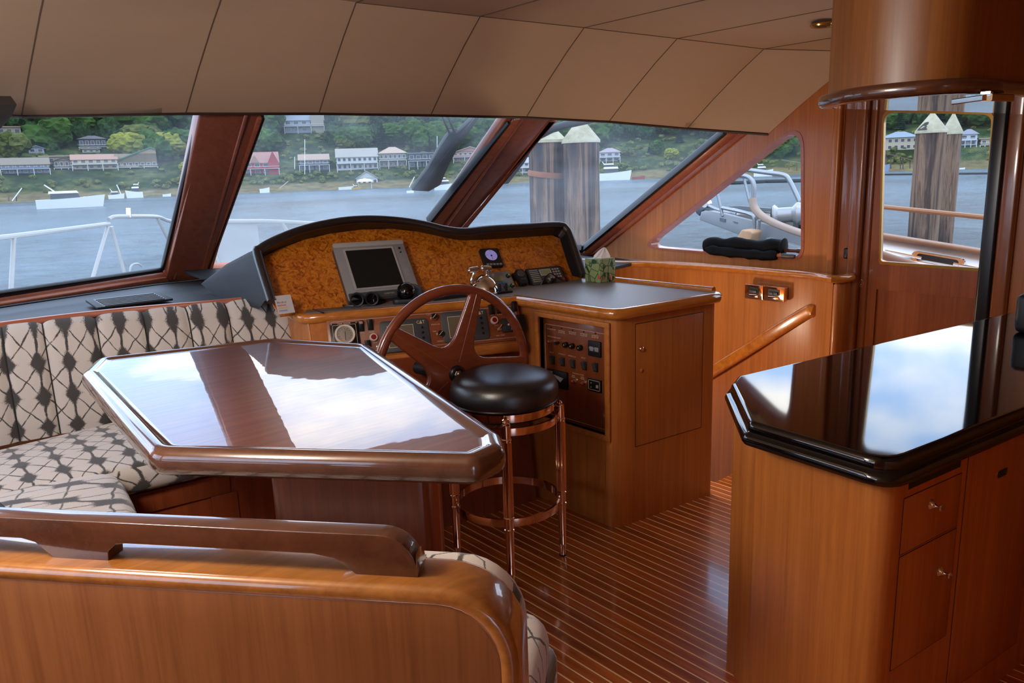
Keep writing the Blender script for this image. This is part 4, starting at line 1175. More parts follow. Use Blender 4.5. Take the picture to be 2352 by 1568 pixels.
obj('knob', lathe(G.at(.022, -.02, .031), G.n, [(.014, 0), (.014, .012), (.012, .015)], 20), greyplastic, T)
cpath = curve_pts([G.at(-.07, -.06, .03), G.at(-.045, -.035, .06), G.at(0, -.012, .065), G.at(.035, -.03, .055), G.at(.06, -.05, .05)], 6)
obj('coiled_cord', tube(cpath, .0035, 8), black, T)
for k in range(3): obj('connector', lathe(G.at(-.035+.022*k, -.04+.004*(k % 2), .033), G.n*.8+G.x*.3, [(.012, 0), (.011, .016), (.006, .02)], 12), (black, chrome, black)[k], T)
# hand mic
T = thing('hand_microphone', 'black hand microphone hanging left of the marine radio', 'microphone', F.px(1198, 632))
mu, mv = F.uv(1199, 634, .04)
G = Frame(F.at(mu, mv), F.x, F.y+F.x*.06, F.n)
mp = rounded([(-.021, -.045, 0), (.021, -.045, 0), (.03, .02, 0), (.024, .045, 0), (-.024, .045, 0), (-.03, .02, 0)], [.012, .012, .02, .018, .018, .02], 4)
obj('body', prism([G.at(p.x, p.y, .006) for p in mp], G.n*.034, .008, 3), satinblack, T)
bmt = lathe(G.at(0, .018, .038), G.n, [(.021, 0), (.021, .003), (.019, .005)], 24)
obj('grille', bmt, darkgrey, T)
for k in range(2): obj('button', G.box(-.012+.016*k, -.002+.016*k, -.022, -.012, .038, .043, .002), darkgrey, T)
obj('clip', G.box(-.034, -.022, .0, .04, 0, .02, .004), black, T)
obj('cord', tube(curve_pts([G.at(0, -.045, .022), G.at(-.002, -.062, .02), G.at(-.01, -.085, .018)], 5), .005, 8), black, T)

# ------------------------------------------------------------------ on the desk
# throttle
T = thing('throttle_lever', 'chromed twin lever engine control standing on the console top behind the wheel', 'throttle', (2.2, 2.9, ZC))
tb_ = U(1112, 672, z=ZC)
# dome
dome = []
for k in range(9):
    a = PI*k/8
    dome.append([tb_+V((.075*math.cos(a)*.55, 0, 0))+V((0, 0, 0)) for _ in range(1)])
rows = []
for k in range(7):
    el = PI/2*k/6
    rows.append([tb_+eb*(.075*math.cos(el)*math.cos(t_))+nb*(.09*math.cos(el)*math.sin(t_))+V((0, 0, .092*math.sin(el))) for t_ in [2*PI*j/24 for j in range(24)]])
obj('dome', grid_loft(rows, closed_u=True), chrome, T)
obj('base_plate', lathe(tb_, (0, 0, 1), [(.1, 0), (.1, .008), (.092, .012)], 28), chrome, T)
for k, (lx, top_, g0, g1) in enumerate(((-1, (1088, 629), (1074, 622), (1100, 616)), (1, (1119, 630), (1100, 616), (1129, 617)))):
    dep = nb
    pl_ = (tb_+eb*(.045*lx*0), -nb)
    b0 = U(1086 if lx < 0 else 1124, 655, pl=pl_); b1 = U(1083 if lx < 0 else 1120, 643, pl=pl_); b2 = U(*top_, pl=pl_)
    g_a, g_b = U(*g0, pl=pl_), U(*g1, pl=pl_)
    if k: g_a = U(1104, 615, pl=pl_)
    o = obj('lever', tube(curve_pts([b0, b1, b2, g_a.lerp(g_b, .55)], 4), .0115, 12), chrome, T)
    obj('grip', tube([g_a, g_a.lerp(g_b, .1), g_a.lerp(g_b, .5), g_a.lerp(g_b, .9), g_b], .014, 12, scale=[.5, 1, 1.1, 1, .5]), chrome, o)
# small twin joystick block in front of it
T = thing('bow_thruster_switch', 'tiny black twin paddle switch on the console edge below the keypad', 'switch', U(1157, 674, z=ZC))
jb = U(1156, 673, z=ZC); G = Frame(jb, eb, nb, (0, 0, 1))
obj('base', G.box(-.045, .045, -.02, .02, 0, .012, .003), black, T)
for k in (-1, 1): obj('paddle', G.box(k*.018-.006, k*.018+.006, -.006, .006, .01, .05, .003), satinblack, T)
# binoculars
T = thing('binoculars', 'black binoculars with strap lying on the console in front of the large display', 'binoculars', U(838, 702, z=ZC))
bb = U(838, 700, z=ZC); vd = (V((CAM.x, CAM.y, 0))-V((bb.x, bb.y, 0))).normalized(); sd = V((-vd.y, vd.x, 0))
for k in (-1, 1):
    c_ = bb+sd*(.034*k)*(-1)+V((0, 0, .034))
    obj('barrel', lathe(c_-vd*.06, vd, [(.018, 0), (.02, .03), (.026, .06), (.031, .075), (.032, .11), (.03, .115), (.025, .113), (.024, .1)], 24), satinblack, T)
    obj('objective_lens', lathe(c_+vd*.04, vd, [(.0245, 0), (.0245, .003), (0, .004)], 20), lens, T)
obj('bridge', hexa([bb+sd*a+vd*b+V((0, 0, c)) for c in (.024, .046) for a, b in ((-.02, -.03), (.02, -.03), (.02, .03), (-.02, .03))], .005), satinblack, T)
obj('focus_wheel', lathe(bb+V((0, 0, .05))-vd*.02, vd, [(.009, 0), (.009, .03)], 14), greyplastic, T)
sp = curve_pts([U(820, 687, z=ZC+.03), U(795, 686, z=ZC+.03), U(768, 692, z=ZC+.015), U(764, 699, z=ZC+.004), U(790, 703, z=ZC+.004), U(830, 702, z=ZC+.004), U(865, 699, z=ZC+.004), U(880, 692, z=ZC+.01), U(872, 689, z=ZC+.02), U(858, 690, z=ZC+.03)], 6)
obj('strap', sweep(sp, rrect(.004, .014, .0015, 1), up=(0.1, 0.1, 1)), black, T)
# gimballed compass
T = thing('compass', 'black domed magnetic compass on the console behind the wheel rim', 'compass', U(935, 694, z=ZC))
cb = U(938, 694, z=ZC)
vd = (V((CAM.x, CAM.y, 0))-V((cb.x, cb.y, 0))).normalized(); sd = V((-vd.y, vd.x, 0)); vdc, sdc = vd, sd
base = rounded([(-.075, -.05, 0), (.075, -.05, 0), (.065, .07, 0), (-.065, .07, 0)], .025, 4)
obj('base', prism([cb+sd*p.x-vd*p.y for p in base], (0, 0, .022), .005), satinblack, T)
G = Frame(cb+V((0, 0, .045))-vd*.012, sd, V((0, 0, 1))-vd*.5, vd)
obj('hood', lathe(cb+V((-.0, 0, .02))-vd*.03+sd*.01, (0, 0, 1), [(.062, 0), (.062, .03), (.052, .048), (.03, .06), (0, .064)], 28), satinblack, T)
obj('globe', lathe(cb+V((0, 0, .05))+vd*.0-sd*.006, vd+V((0, 0, .35)), [(.046, 0), (.045, .015), (.036, .034), (.02, .045), (0, .05)], 28), lens, T)
# instrument lying flat behind the wheel
G = Frame(U(1030, 683, z=ZC), eb, nb, (0, 0, 1))
T = thing('remote_keypad', 'flat grey keypad with red marks, seen through the top of the wheel', 'keypad', G.o)
obj('housing', prism([G.at(-.10, -.05, .0), G.at(.10, -.05, .0), G.at(.10, .05, 0), G.at(-.10, .05, 0)], (0, 0, .026), .004), satinblack, T)
obj('face', G.box(-.094, .094, -.044, .046, .025, .0275), greyplastic, T)
for k in range(5): obj('key', G.box(-.075+.033*k, -.058+.033*k, -.006, .008, .027, .0295, .001), (red, lightgrey, lightgrey, lightgrey, red)[k], T)
# chart card leaning at the left end
G = Frame(U(668, 725, z=ZC+.002), V((.97, -.25, 0)), V((.05, .25, .97)), None)
if G.n.dot(CAM-G.o) < 0: G.n = -G.n
T = thing('anchor_card', 'white printed card standing against the left end of the burl panel', 'card', G.o)
obj('sheet', prism([U(a, b, pl=(G.o, G.n)) for a, b in ((628, 680), (667, 676), (678, 717), (640, 722))], -G.n*.003), paper, T)
obj('lettering', text_bm('Anchor', .014, G, *G.uv(647, 694), .001), darkletter, T)
for k, mm in enumerate(('#C06A78', '#C8A860', '#7C8CB8')):
    u_, v_ = G.uv(648+2*k, 701+6*k); obj('printed_line', G.box(u_-.02, u_+.016, v_-.003, v_+.003, .0005, .0012), plain('print_%s' % ('pink', 'ochre', 'blue')[k], mm, rough=.8, var=0), T)
G = Frame(U(765, 712, z=ZC+.001), (B_-A_), V((.3, .9, 0)), (0, 0, 1))
solo('folder', G.box(-.12, .12, -.05, .05, 0, .004, .001), plain('brown_grey_folder', '#6A6258', rough=.5), 'thin brown grey folder lying on the desk left of the binoculars', 'folder', G.o)
solo('pen', tube([U(716, 709, z=ZC+.005), U(742, 718, z=ZC+.005)], .004, 8), plain('navy_pen', '#1A2A48', rough=.3, var=0), 'dark blue pen lying at the left end of the desk', 'pen', U(728, 713, z=ZC))
# ------------------------------------------------------------------ starboard helm cabinet
XC = 2.43
C1, D1 = V((2.432, 2.118, ZC)), V((3.085, 2.036, ZC))
cab = thing('helm_cabinet', 'tall varnished cabinet right of the stool with a grey top, switch panel and locker door', 'cabinet', (2.76, 2.4, 0))
outl = rounded([(2.445, 2.80, 0), (2.445, 2.135, 0), (3.088, 2.05, 0), (3.088, 2.72, 0)], [.01, .06, .035, .02], 6)
# carcass walls: side with recess opening, and the rest
rec = [(2.6055, .934), (2.182, .934), (2.182, .438), (2.6055, .438)]
oX = 2.445
obj('side_panel', hole_wall([V((oX, 2.80, 0)), V((oX, 2.195, 0)), V((oX, 2.195, .99)), V((oX, 2.80, .99))], [[V((oX, y_, z_)) for y_, z_ in rec]], (.03, 0, 0)), cherry, cab)
shell = [p for p in outl if p.y <= 2.196 or p.x > 2.6]
obj('body', prism([V((2.475, 2.197, 0)), V((oX, 2.197, 0))]+[V((p.x, p.y, 0)) for p in outl[7:]]+[V((2.475, 2.72, 0))], (0, 0, .99)), cherry, cab, smooth=30)
obj('recess', box(2.50, 2.52, 2.14, 2.64, .40, .96), shadewood, cab)
fr_o = [V((oX, y_, z_)) for y_, z_ in ((2.630, .957), (2.160, .957), (2.160, .414), (2.630, .414))]
fr_i = [V((oX, y_, z_)) for y_, z_ in rec]
obj('recess_frame', bevel(loopfaces(fr_o, fr_i, (-.012, 0, 0)), .003, 2), cherry_x, cab, label='raised frame around the switch panel')
obj('recess_sides', loopfaces([V((oX-.002, y_, z_)) for y_, z_ in ((2.612, .94), (2.176, .94), (2.176, .432), (2.612, .432))], [V((oX-.002, y_, z_)) for y_, z_ in rec], (.055, 0, 0)), shadewood, cab)
top = rounded([(2.44, 2.77, 0), (2.44, 2.130, 0), (3.08, 2.045, 0), (3.08, 2.66, 0), (3.07, 3.0, 0), (2.6, 2.95, 0)], [.01, .04, .03, .01, .01, .01], 4)
obj('countertop', slab([(p.x, p.y) for p in top], ZC-.028, ZC+.0005), greyvinyl, cab)
nz_ = [V((2.436, 2.775, ZC-.022)), V((2.436, 2.3, ZC-.022))]+[V((2.436, 2.18, ZC-.022)), V((2.445, 2.138, ZC-.022)), V((2.475, 2.118, ZC-.022)), V((2.55, 2.108, ZC-.022)), V((3.0, 2.05, ZC-.022)), V((3.06, 2.044, ZC-.022)), V((3.09, 2.06, ZC-.022)), V((3.096, 2.10, ZC-.024))]
obj('front_nosing', sweep(nz_, rrect(.056, .048, .021, 5), up=(0, 0, 1)), trim, cab, label='thick rounded golden edge')
obj('side_fiddle', sweep([V((3.096, 2.08, ZC+.006)), V((3.10, 2.6, ZC+.006)), V((3.10, 2.95, ZC+.006))], rrect(.03, .03, .01, 3), up=(0, 0, 1)), trim, cab)
# locker door on the aft face
dface = V((.643, -.085, 0)).normalized(); dn = V((dface.y, -dface.x, 0))
FD = Frame(V((2.445, 2.135, 0)), dface, (0, 0, 1), dn)
u0, v1 = FD.uv(1460, 745); u1, v0 = FD.uv(1608, 992)
u0 = FD.uv(1460, 890)[0]; u1 = FD.uv(1612, 860)[0]; v1 = FD.uv(1460, 745)[1]; v0 = FD.uv(1460, 1025)[1]
obj('door_gap', FD.ring(u0-.003, u1+.003, v0-.003, v1+.003, -.004, .0012, .002, .0035), bpy.data.materials['dark_bead'], cab)
dr = obj('door', FD.box(u0, u1, v0, v1, -.002, .0016, .0008), cherry, cab)
ku, kv = FD.uv(1473, 801); obj('knob', lathe(FD.at(ku, kv, .0), FD.n, [(.013, 0), (.013, .004), (.010, .009), (.005, .011)], 20), bronze, dr)
ku, kv = FD.uv(1471, 850); obj('lock', lathe(FD.at(ku, kv, .0), FD.n, [(.009, 0), (.009, .006), (.004, .007)], 16), bronze, dr)

# switch panel recessed in the cabinet side
F = Frame(V((2.468, 2.4, .69)), (0, -1, 0), (0, 0, 1), (-1, 0, 0))
SP = thing('switch_panel', 'wooden electrical panel with rows of black rockers and red lamps recessed in the cabinet side', 'switch panel', F.o)
spw = wood('switch_panel_wood', '#7E4220', '#643016', 'z', rough=.3, coat=.5, coatr=.08, band=0, scale=.5)
obj('board', F.box(-.232, .232, -.262, .252, -.006, 0, .001), spw, SP)
obj('inlay_line', F.ring(F.uv(1252, 760)[0], .24, F.uv(1300, 960)[1], F.uv(1254, 743)[1], 0, .0008, .01, .0012), letter, SP)
def ptext(s, px, py, size=.0095):
    u, v = F.uv(px, py); obj('lettering', text_bm(s, size, F, u, v, .0006), letter, SP)
for s_, a, b in (('FWD BILGE PUMP', 1266, 756), ('MASTER RM\nBILGE PUMP', 1290, 762), ('FWD ENG RM\nBILGE PUMP', 1315, 765), ('AFT ENG RM\nBILGE PUMP', 1341, 769), ('LAZARETTE\nBILGE PUMP', 1367, 773), ('TANK HIGH LEVEL ALARM', 1272, 774), ('NAV LTS', 1267, 809), ('ANCHOR LT', 1290, 813), ('INTERIOR LTS', 1314, 818), ('NAV LT', 1340, 822), ('HYDRAULIC SYSTEM', 1328, 859), ('TEMP\nALARM', 1317, 864), ('LEVEL\nALARM', 1338, 868)):
    ptext(s_, a, b, .0078)
for a, b in ((1266, 751), (1290, 754), (1315, 758), (1341, 762), (1368, 765)):
    u, v = F.uv(a, b); obj('indicator_lamp', lathe(F.at(u, v, 0), F.n, [(.004, 0), (.003, .003)], 10), plain('dark_red_lamp', '#3A0A08', rough=.3, var=0) if 'dark_red_lamp' not in bpy.data.materials else bpy.data.materials['dark_red_lamp'], SP)
def pilot(a, b):
    u, v = F.uv(a, b, .01)
    o = obj('pilot_lamp', lathe(F.at(u, v, 0), F.n, [(.011, 0), (.011, .012), (.0095, .015)], 18), chrome, SP, label='red pilot lamp')
    obj('lamp_lens', lathe(F.at(u, v, .014), F.n, [(.009, 0), (.008, .004), (.003, .007)], 16), red, o)
for a, b in ((1262, 785), (1317, 876), (1338, 881)): pilot(a, b)
u, v = F.uv(1280, 787, .01); obj('push_button', lathe(F.at(u, v, 0), F.n, [(.006, 0), (.006, .02), (.008, .02), (.007, .026)], 12), satinblack, SP)
for a, b in ((1296, 792), (1311, 795), (1329, 799)):
    u, v = F.uv(a, b, .016)
    o = obj('breaker_knob', lathe(F.at(u, v, 0), F.n, [(.013, 0), (.013, .018), (.011, .02)], 20), black, SP)
    obj('knob_print', text_bm('8', .012, F, u, v, .0205), letter, o)
for a, b in ((1267, 827), (1290, 831), (1314, 836), (1340, 840), (1366, 844)):
    u, v = F.uv(a, b, .01); w_, h_ = .024, .042
    o = obj('rocker_switch', F.box(u-w_/2, u+w_/2, v-h_/2, v+h_/2, 0, .006, .001), satinblack, SP)
    obj('rocker', prism([F.at(u-w_*.4, v-h_*.46, .005), F.at(u-w_*.4, v-h_*.3, .012), F.at(u-w_*.4, v+h_*.2, .02), F.at(u-w_*.4, v+h_*.44, .024), F.at(u-w_*.4, v+h_*.48, .005)], F.x*(w_*.8), .0015), darkgrey, o)
def module(nm, a0, a1, b0, b1):
    (u0, _), (u1, _) = F.uv(a0, (b0+b1)/2, .012), F.uv(a1, (b0+b1)/2, .012)
    v0, v1 = F.uv((a0+a1)/2, b1, .012)[1], F.uv((a0+a1)/2, b0, .012)[1]
    return u0, u1, v0, v1
u0, u1, v0, v1 = module('', 1350, 1378, 784, 819)
o = obj('timer_module', F.box(u0, u1, v0, v1, 0, .012, .002), satinblack, SP)
for k in range(2): obj('key', F.box(u0+.012+.03*k, u0+.036+.03*k, v0+.025, v0+.045, .012, .0145, .001), greyplastic, o)
obj('key', F.box(u0+.008, u1-.025, v1-.035, v1-.03, .012, .0135), greyplastic, o)
u0, u1, v0, v1 = module('', 1256, 1302, 851, 890)
o = obj('trim_tab_control', F.box(u0, u1, v0, v1, 0, .014, .002), black, SP)
obj('indicator_window', prism([F.at(u0+(u1-u0)*.3, v1-.02, .014), F.at(u0+(u1-u0)*.85, v1-.03, .014), F.at(u0+(u1-u0)*.7, v1-.052, .014)], F.n*.001), greyplastic, o)
obj('logo_strip', F.box(u0+.025, u0+.042, v1-.014, v1-.008, .014, .0148), letter, o)
u0, u1, v0, v1 = module('', 1349, 1379, 871, 900)
o = obj('wiper_control', F.box(u0, u1, v0, v1, 0, .01, .002), black, SP)
obj('control_border', F.ring(u0+.006, u1-.006, v0+.008, v1-.006, .01, .0106, .006, .0014), letter, o)
for k in range(2): obj('lamp', lathe(F.at(u0+.022, v1-.02-.02*k, .01), F.n, [(.003, 0), (.002, .002)], 8), plain('lime_lamp', '#9CB04A', rough=.4, var=0) if 'lime_lamp' not in bpy.data.materials else bpy.data.materials['lime_lamp'], o)
obj('toggle', F.box(u1-.024, u1-.012, v0+.022, v0+.036, .01, .016, .001), lightgrey, o)

# tissue box
tpx = U(1377, 648, z=ZC)
c_ = V((0, 0, 0)); k1 = U(1378, 650, z=ZC+.001)
a_l = U(1344, 646, z=ZC)-k1; a_r = U(1410, 643, z=ZC)-k1
el = a_l.normalized(); er = V((el.y, -el.x, 0)); er = er if er.dot(a_r) > 0 else -er
sz = .115
T = thing('tissue_box', 'cube tissue box printed with green leaves and coral flowers, standing on the grey cabinet top', 'tissue box', k1+el*sz/2+er*sz/2)
mb = M('leaf_print_green'); mb.set(rough=.6)
vo = mb.n('ShaderNodeTexVoronoi'); vo.inputs['Scale'].default_value = 34
mpv = mb.mapped((1, .55, .6), rot=(.6, .4, .8)); mb.l(mpv, vo.inputs['Vector'])
lf = mb.ramp(vo.outputs['Distance'], [(.28, 1.0), (.36, 0.0)])
wv = mb.n('ShaderNodeTexVoronoi'); wv.inputs['Scale'].default_value = 17; mb.l(mb.mapped((1, 1, .8)), wv.inputs['Vector'])
fl = mb.ramp(wv.outputs['Distance'], [(.16, 1.0), (.2, 0.0)])
st_ = mb.n('ShaderNodeTexVoronoi', feature='DISTANCE_TO_EDGE'); st_.inputs['Scale'].default_value = 22; mb.l(mb.mapped((1, 1, 1)), st_.inputs['Vector'])
c0 = mb.mix(mb.ramp(st_.outputs[0], [(.02, 1.0), (.05, 0.0)]), lin('#93A56C'), lin('#22401E'))
c0 = mb.mix(lf, c0, lin('#1F4A2A')); c0 = mb.mix(fl, c0, lin('#B8604A'))
mb.l(c0, mb.b.inputs['Base Color'])
q = [k1, k1+el*sz, k1+el*sz+er*sz, k1+er*sz]
obj('carton', hexa(q+[p+V((0, 0, sz*1.07)) for p in q], .003), mb.m, T)
tq = [k1+el*(sz*a)+er*(sz*b)+V((0, 0, sz*1.071)) for a, b in ((.02, .02), (.98, .02), (.98, .98), (.02, .98))]
obj('carton_top', prism(tq, (0, 0, .001)), plain('pale_mint_card', '#A8B59A', rough=.7), T)
for (p_, a_) in ((k1, el), (k1, er)):
    pass
rows = []
tc = k1+el*sz*.45+er*sz*.55+V((0, 0, sz*1.07))
hd = RT.normalized()
for k in range(7):
    t = k/6; z_ = .058*t; w_ = .036*(1-t*.9)
    rows.append([tc+hd*(w_*math.cos(a)*(1.25)+.016*t+ (.01*math.sin(a*3) if k else 0)*(1-t))+V((hd.y, -hd.x, 0))*(w_*.45*math.sin(a)+.004*math.sin(a*5))+V((0, 0, z_+.012*math.sin(a*2+1)*t*(1-t)*2)) for a in [2*PI*j/20 for j in range(20)]])
obj('tissue', grid_loft(rows, closed_u=True), plain('white_tissue', '#F4F2EE', rough=.9, var=0), T)

# ------------------------------------------------------------------ steering wheel
wh = thing('steering_wheel', 'large varnished wooden steering wheel with broad spokes in front of the console', 'steering wheel', (2.0, 2.55, .6))
# hub pixel and rim extents
wn0 = V((-.139, -.990, 0)).normalized()
wn = (wn0*math.cos(math.radians(8))+V((0, 0, math.sin(math.radians(8))))).normalized()
WO = U(1050, 857, y=2.47)-wn*.02
wx = V((0, 0, 1)).cross(wn).normalized()
WF = Frame(WO, wx, V((0, 0, 1)), wn)
if WF.x.dot(RT) < 0: WF.x = -WF.x
def wang(px, py):
    u, v = WF.uv(px, py); return math.atan2(v, u), math.hypot(u, v)
R_out = .371
a_ref = [wang(1092, 672)[0], wang(915, 745)[0], wang(1208, 800)[0]]
a0 = a_ref[0]
NS = 5
def pol(r, a, w=0): return WF.at(r*math.cos(a), r*math.sin(a), w)
rimR = (R_out-.02)
ring_path = [pol(rimR, 2*PI*k/72) for k in range(72)]
obj('rim', sweep(ring_path, circ(.021, 12, .017), closed=True, up=wn), wheelwood, wh)
holes = []
sp = 2*PI/NS
for k in range(NS):
    m0 = a0+sp*k; m1 = m0+sp
    hw = .029
    ro, ri = rimR-.012, .118
    def off(a, r, s): 
        return V((r*math.cos(a)-s*math.sin(a)*hw, r*math.sin(a)+s*math.cos(a)*hw, 0))
    P = [off(m0, ro, 1)]
    for q in range(1, 6): a = m0+sp*q/6; P.append(V((ro*math.cos(a), ro*math.sin(a), 0)))
    P.append(off(m1, ro, -1))
    mid = (m0+m1)/2
    s_in = hw/math.sin(sp/2)
    P.append(V(((s_in+.045)*math.cos(mid), (s_in+.045)*math.sin(mid), 0)))
    Q = rounded(P, [.045]+[0]*5+[.045, .075], 7)
    holes.append([WF.at(p.x, p.y, -.014) for p in Q])
outer = [pol(rimR, 2*PI*k/72, -.014) for k in range(72)]
bmw = hole_wall(outer, holes, WF.n*.028)
ed_ = [e for e in bmw.edges if len(e.link_faces) == 2 and e.calc_face_angle(0) > 1.2]
bevel(bmw, .010, 3, ed_)
obj('spokes', bmw, wheelwood, wh, smooth=50)
for k in range(NS):
    a = a0+sp*k; obj('spoke_inlay', sweep([pol(.05, a, .0143), pol(rimR-.01, a, .0143)], rrect(.003, .0008, .0003, 1), up=WF.n), fasciawood, wh)
obj('hub_cap', lathe(pol(0, 0, .012), WF.n, [(.036, 0), (.036, .008), (.030, .016), (.026, .018)], 28), black, wh)
obj('hub_nut', lathe(pol(0, 0, .028), WF.n, [(.018, 0), (.017, .006), (.010, .008), (.009, .016), (.0, .018)], 6), chrome, wh)
obj('column', tube([pol(0, 0, -.01), V((WO.x+.02, WO.y+.30, WO.z-.03))], .03, 16), satinblack, wh)
# ------------------------------------------------------------------ helm stool
SC = V((1.935, 2.285, 0))
stl = thing('bar_stool', 'round black leather bar stool on four fluted polished metal legs with footrest ring', 'bar stool', SC)
sr = .222
prof = [(.0, .700), (sr*.9, .700), (sr*.96, .704), (sr*.99, .716), (sr, .735), (sr*.995, .758), (sr*.965, .782), (sr*.90, .800), (sr*.78, .812), (sr*.55, .820), (sr*.28, .824), (0, .825)]
obj('seat', lathe(SC, (0, 0, 1), prof, 48), blackleather, stl)
obj('seat_welt', tube([SC+V((sr*.985*math.cos(2*PI*k/40), sr*.985*math.sin(2*PI*k/40), .712)) for k in range(40)], .004, 6, True), black, stl)
nick = bronze
def band(z0, z1, r, t=.006): return [(r-t, z0), (r, z0), (r, z1), (r-t, z1), (r-t, z0)]
def ringb(z0, z1, r, t=.008, n=48):
    rows = [[SC+V((rr*math.cos(2*PI*k/n), rr*math.sin(2*PI*k/n), z)) for k in range(n)] for rr, z in ((r-t, z0), (r, z0), (r+.001, (z0+z1)/2), (r, z1), (r-t, z1))]
    return grid_loft(rows, closed_u=True, closed_v=True)
obj('swivel_band', ringb(.667, .697, .205), nick, stl, label='polished band under the seat')
obj('frame_band', ringb(.620, .650, .222), nick, stl)
obj('swivel_plate', lathe(SC, (0, 0, 1), [(.19, .655), (.19, .667)], 32), satinblack, stl)
obj('footrest_ring', ringb(.245, .278, .222, .010), nick, stl)
lr = .235
for k, (lx, ly) in enumerate(((1.782, 2.105), (2.104, 2.137), (2.088, 2.465), (1.766, 2.433))):
    L = V((lx, ly, 0)); lp_ = [(.014, 0), (.0145, .004), (.013, .008), (.014, .05), (.0175, .053), (.0175, .059), (.0155, .062), (.0185, .235), (.022, .238), (.022, .245), (.019, .248), (.019, .285), (.022, .288), (.022, .294), (.0185, .297), (.0185, .607), (.022, .61), (.022, .616), (.019, .619), (.0195, .66), (.018, .672), (.010, .676), (.011, .682), (.006, .69), (0, .692)]
    obj('leg', lathe(L, (0, 0, 1), lp_, 20), nick, stl)
    leg = stl.children[-1]
    for q in range(9):
        a = 2*PI*q/9
        obj('flute', tube([L+V((.0185*math.cos(a), .0185*math.sin(a), .30)), L+V((.0185*math.cos(a), .0185*math.sin(a), .604))], .0028, 5), nick, leg)
    obj('foot', lathe(L, (0, 0, 1), [(.0155, .0), (.0155, .006)], 16), black, leg)
# ------------------------------------------------------------------ galley peninsula
ZI = .92
ctr = [(4.15, 1.02), (2.172, 1.366), (2.075, 1.328), (1.772, 1.075), (1.728, .675), (2.352, .586), (4.15, .33)]
wt = thing('galley_counter', 'black granite galley worktop with clipped corners and stepped edge, mirroring the windows', 'worktop', (2.6, .9, ZI))
Ct = [V((a, b, 0)) for a, b in ctr]
prof = [(.022, -.066), (.006, -.064), (.0, -.055), (-.001, -.046), (.004, -.037), (.015, -.033), (.018, -.029), (.017, -.02), (.019, -.008), (.026, -.001), (.032, 0), (.036, 0)]
def Cloop(d_): return rounded(off_poly(Ct, d_-.012), [.01, .02, .02, .035, .07, .02, .01], 5)
rows = [[V((p.x, p.y, ZI+h_)) for p in Cloop(d_)] for d_, h_ in prof]
bm = grid_loft(rows, closed_u=True); bm.verts.ensure_lookup_table(); n_ = len(rows[0])
bm.faces.new([bm.verts[len(bm.verts)-n_+i] for i in range(n_)]); bm.faces.new([bm.verts[i] for i in range(n_)][::-1])
bmesh.ops.recalc_face_normals(bm, faces=bm.faces)
obj('slab', bm, granite, wt)
isl = thing('galley_peninsula', 'cherry wood galley peninsula under the granite top with drawers on its dark side', 'kitchen unit', (2.6, .9, 0))
basep = rounded([(4.12, 1.0, 0), (2.2, 1.32, 0), (1.952, 1.232, 0), (1.886, 1.112, 0), (1.796, .705, 0), (2.40, .617, 0), (4.12, .37, 0)], [.01, .02, .02, .012, .055, .01, .01], 6)
gcab = cherry
obj('body', prism([V((p.x, p.y, 0)) for p in basep], (0, 0, ZI-.064)), gcab, isl, smooth=30)
fd = (V((2.40, .617, 0))-V((1.796, .705, 0))).normalized(); fn_ = V((fd.y, -fd.x, 0))
G = Frame(V((1.796, .705, 0)), fd, (0, 0, 1), fn_)
gapm = bpy.data.materials['dark_bead']
def gring(px0, px1, z0, z1): 
    pass
def gx(px, py): return G.uv(px, py)
# pull-out board, two drawers, a cupboard door
uA = .075; uB = .345; uC = .375
obj('pull_out_board', G.box(gx(2087, 1112)[0], gx(2205, 1085)[0], gx(2120, 1100)[1]-.012, gx(2120, 1100)[1]+.012, -.012, .0005, .001), satinblack, isl, label='dark recessed pull-out board')
z1_ = gx(2150, 1095)[1]-.02; z2_ = gx(2150, 1232)[1]
for k, (a, b) in enumerate(((z2_, z1_+.0), (.30, z2_-.004))):
    dr = obj('drawer', G.box(uA, uB, a+.002, b-.002, -.002, .0015, .0006), gcab, isl)
    obj('drawer_gap', G.ring(uA-.002, uB+.002, a, b, -.002, .0009, .001, .002), gapm, dr)
    ku, kv = gx(*((2138, 1158), (2158, 1312))[k])
    obj('knob', lathe(G.at(ku, kv, 0), G.n, [(.015, 0), (.014, .003), (.008, .008), (.0045, .014), (.0045, .02), (.009, .024), (.010, .027), (.008, .03)], 20), chrome, dr)
dr = obj('door', G.box(uC, uC+.42, .10, ZI-.10, -.002, .0015, .0006), gcab, isl)
obj('door_gap', G.ring(uC-.002, uC+.422, .098, ZI-.098, -.002, .0009, .001, .002), gapm, dr)
lu, lv = gx(2300, 1085)
obj('flush_latch', G.ring(lu-.03, lu+.03, lv-.013, lv+.013, 0, .003, .012, .002), chrome, dr)
obj('latch_cup', G.plate(lu-.028, lu+.028, lv-.011, lv+.011, .0005, .0018, .011), black, dr)
# dark appliance at the frame edge
ax = U(2337, 765, z=ZI)
solo('toaster', box(ax.x+.0, ax.x+.28, ax.y-.10, ax.y+.02, ZI, ZI+.155, .025, 4), satinblack, 'black rounded appliance standing on the granite worktop at the right edge', 'appliance', (ax.x+.14, ax.y-.04, ZI))

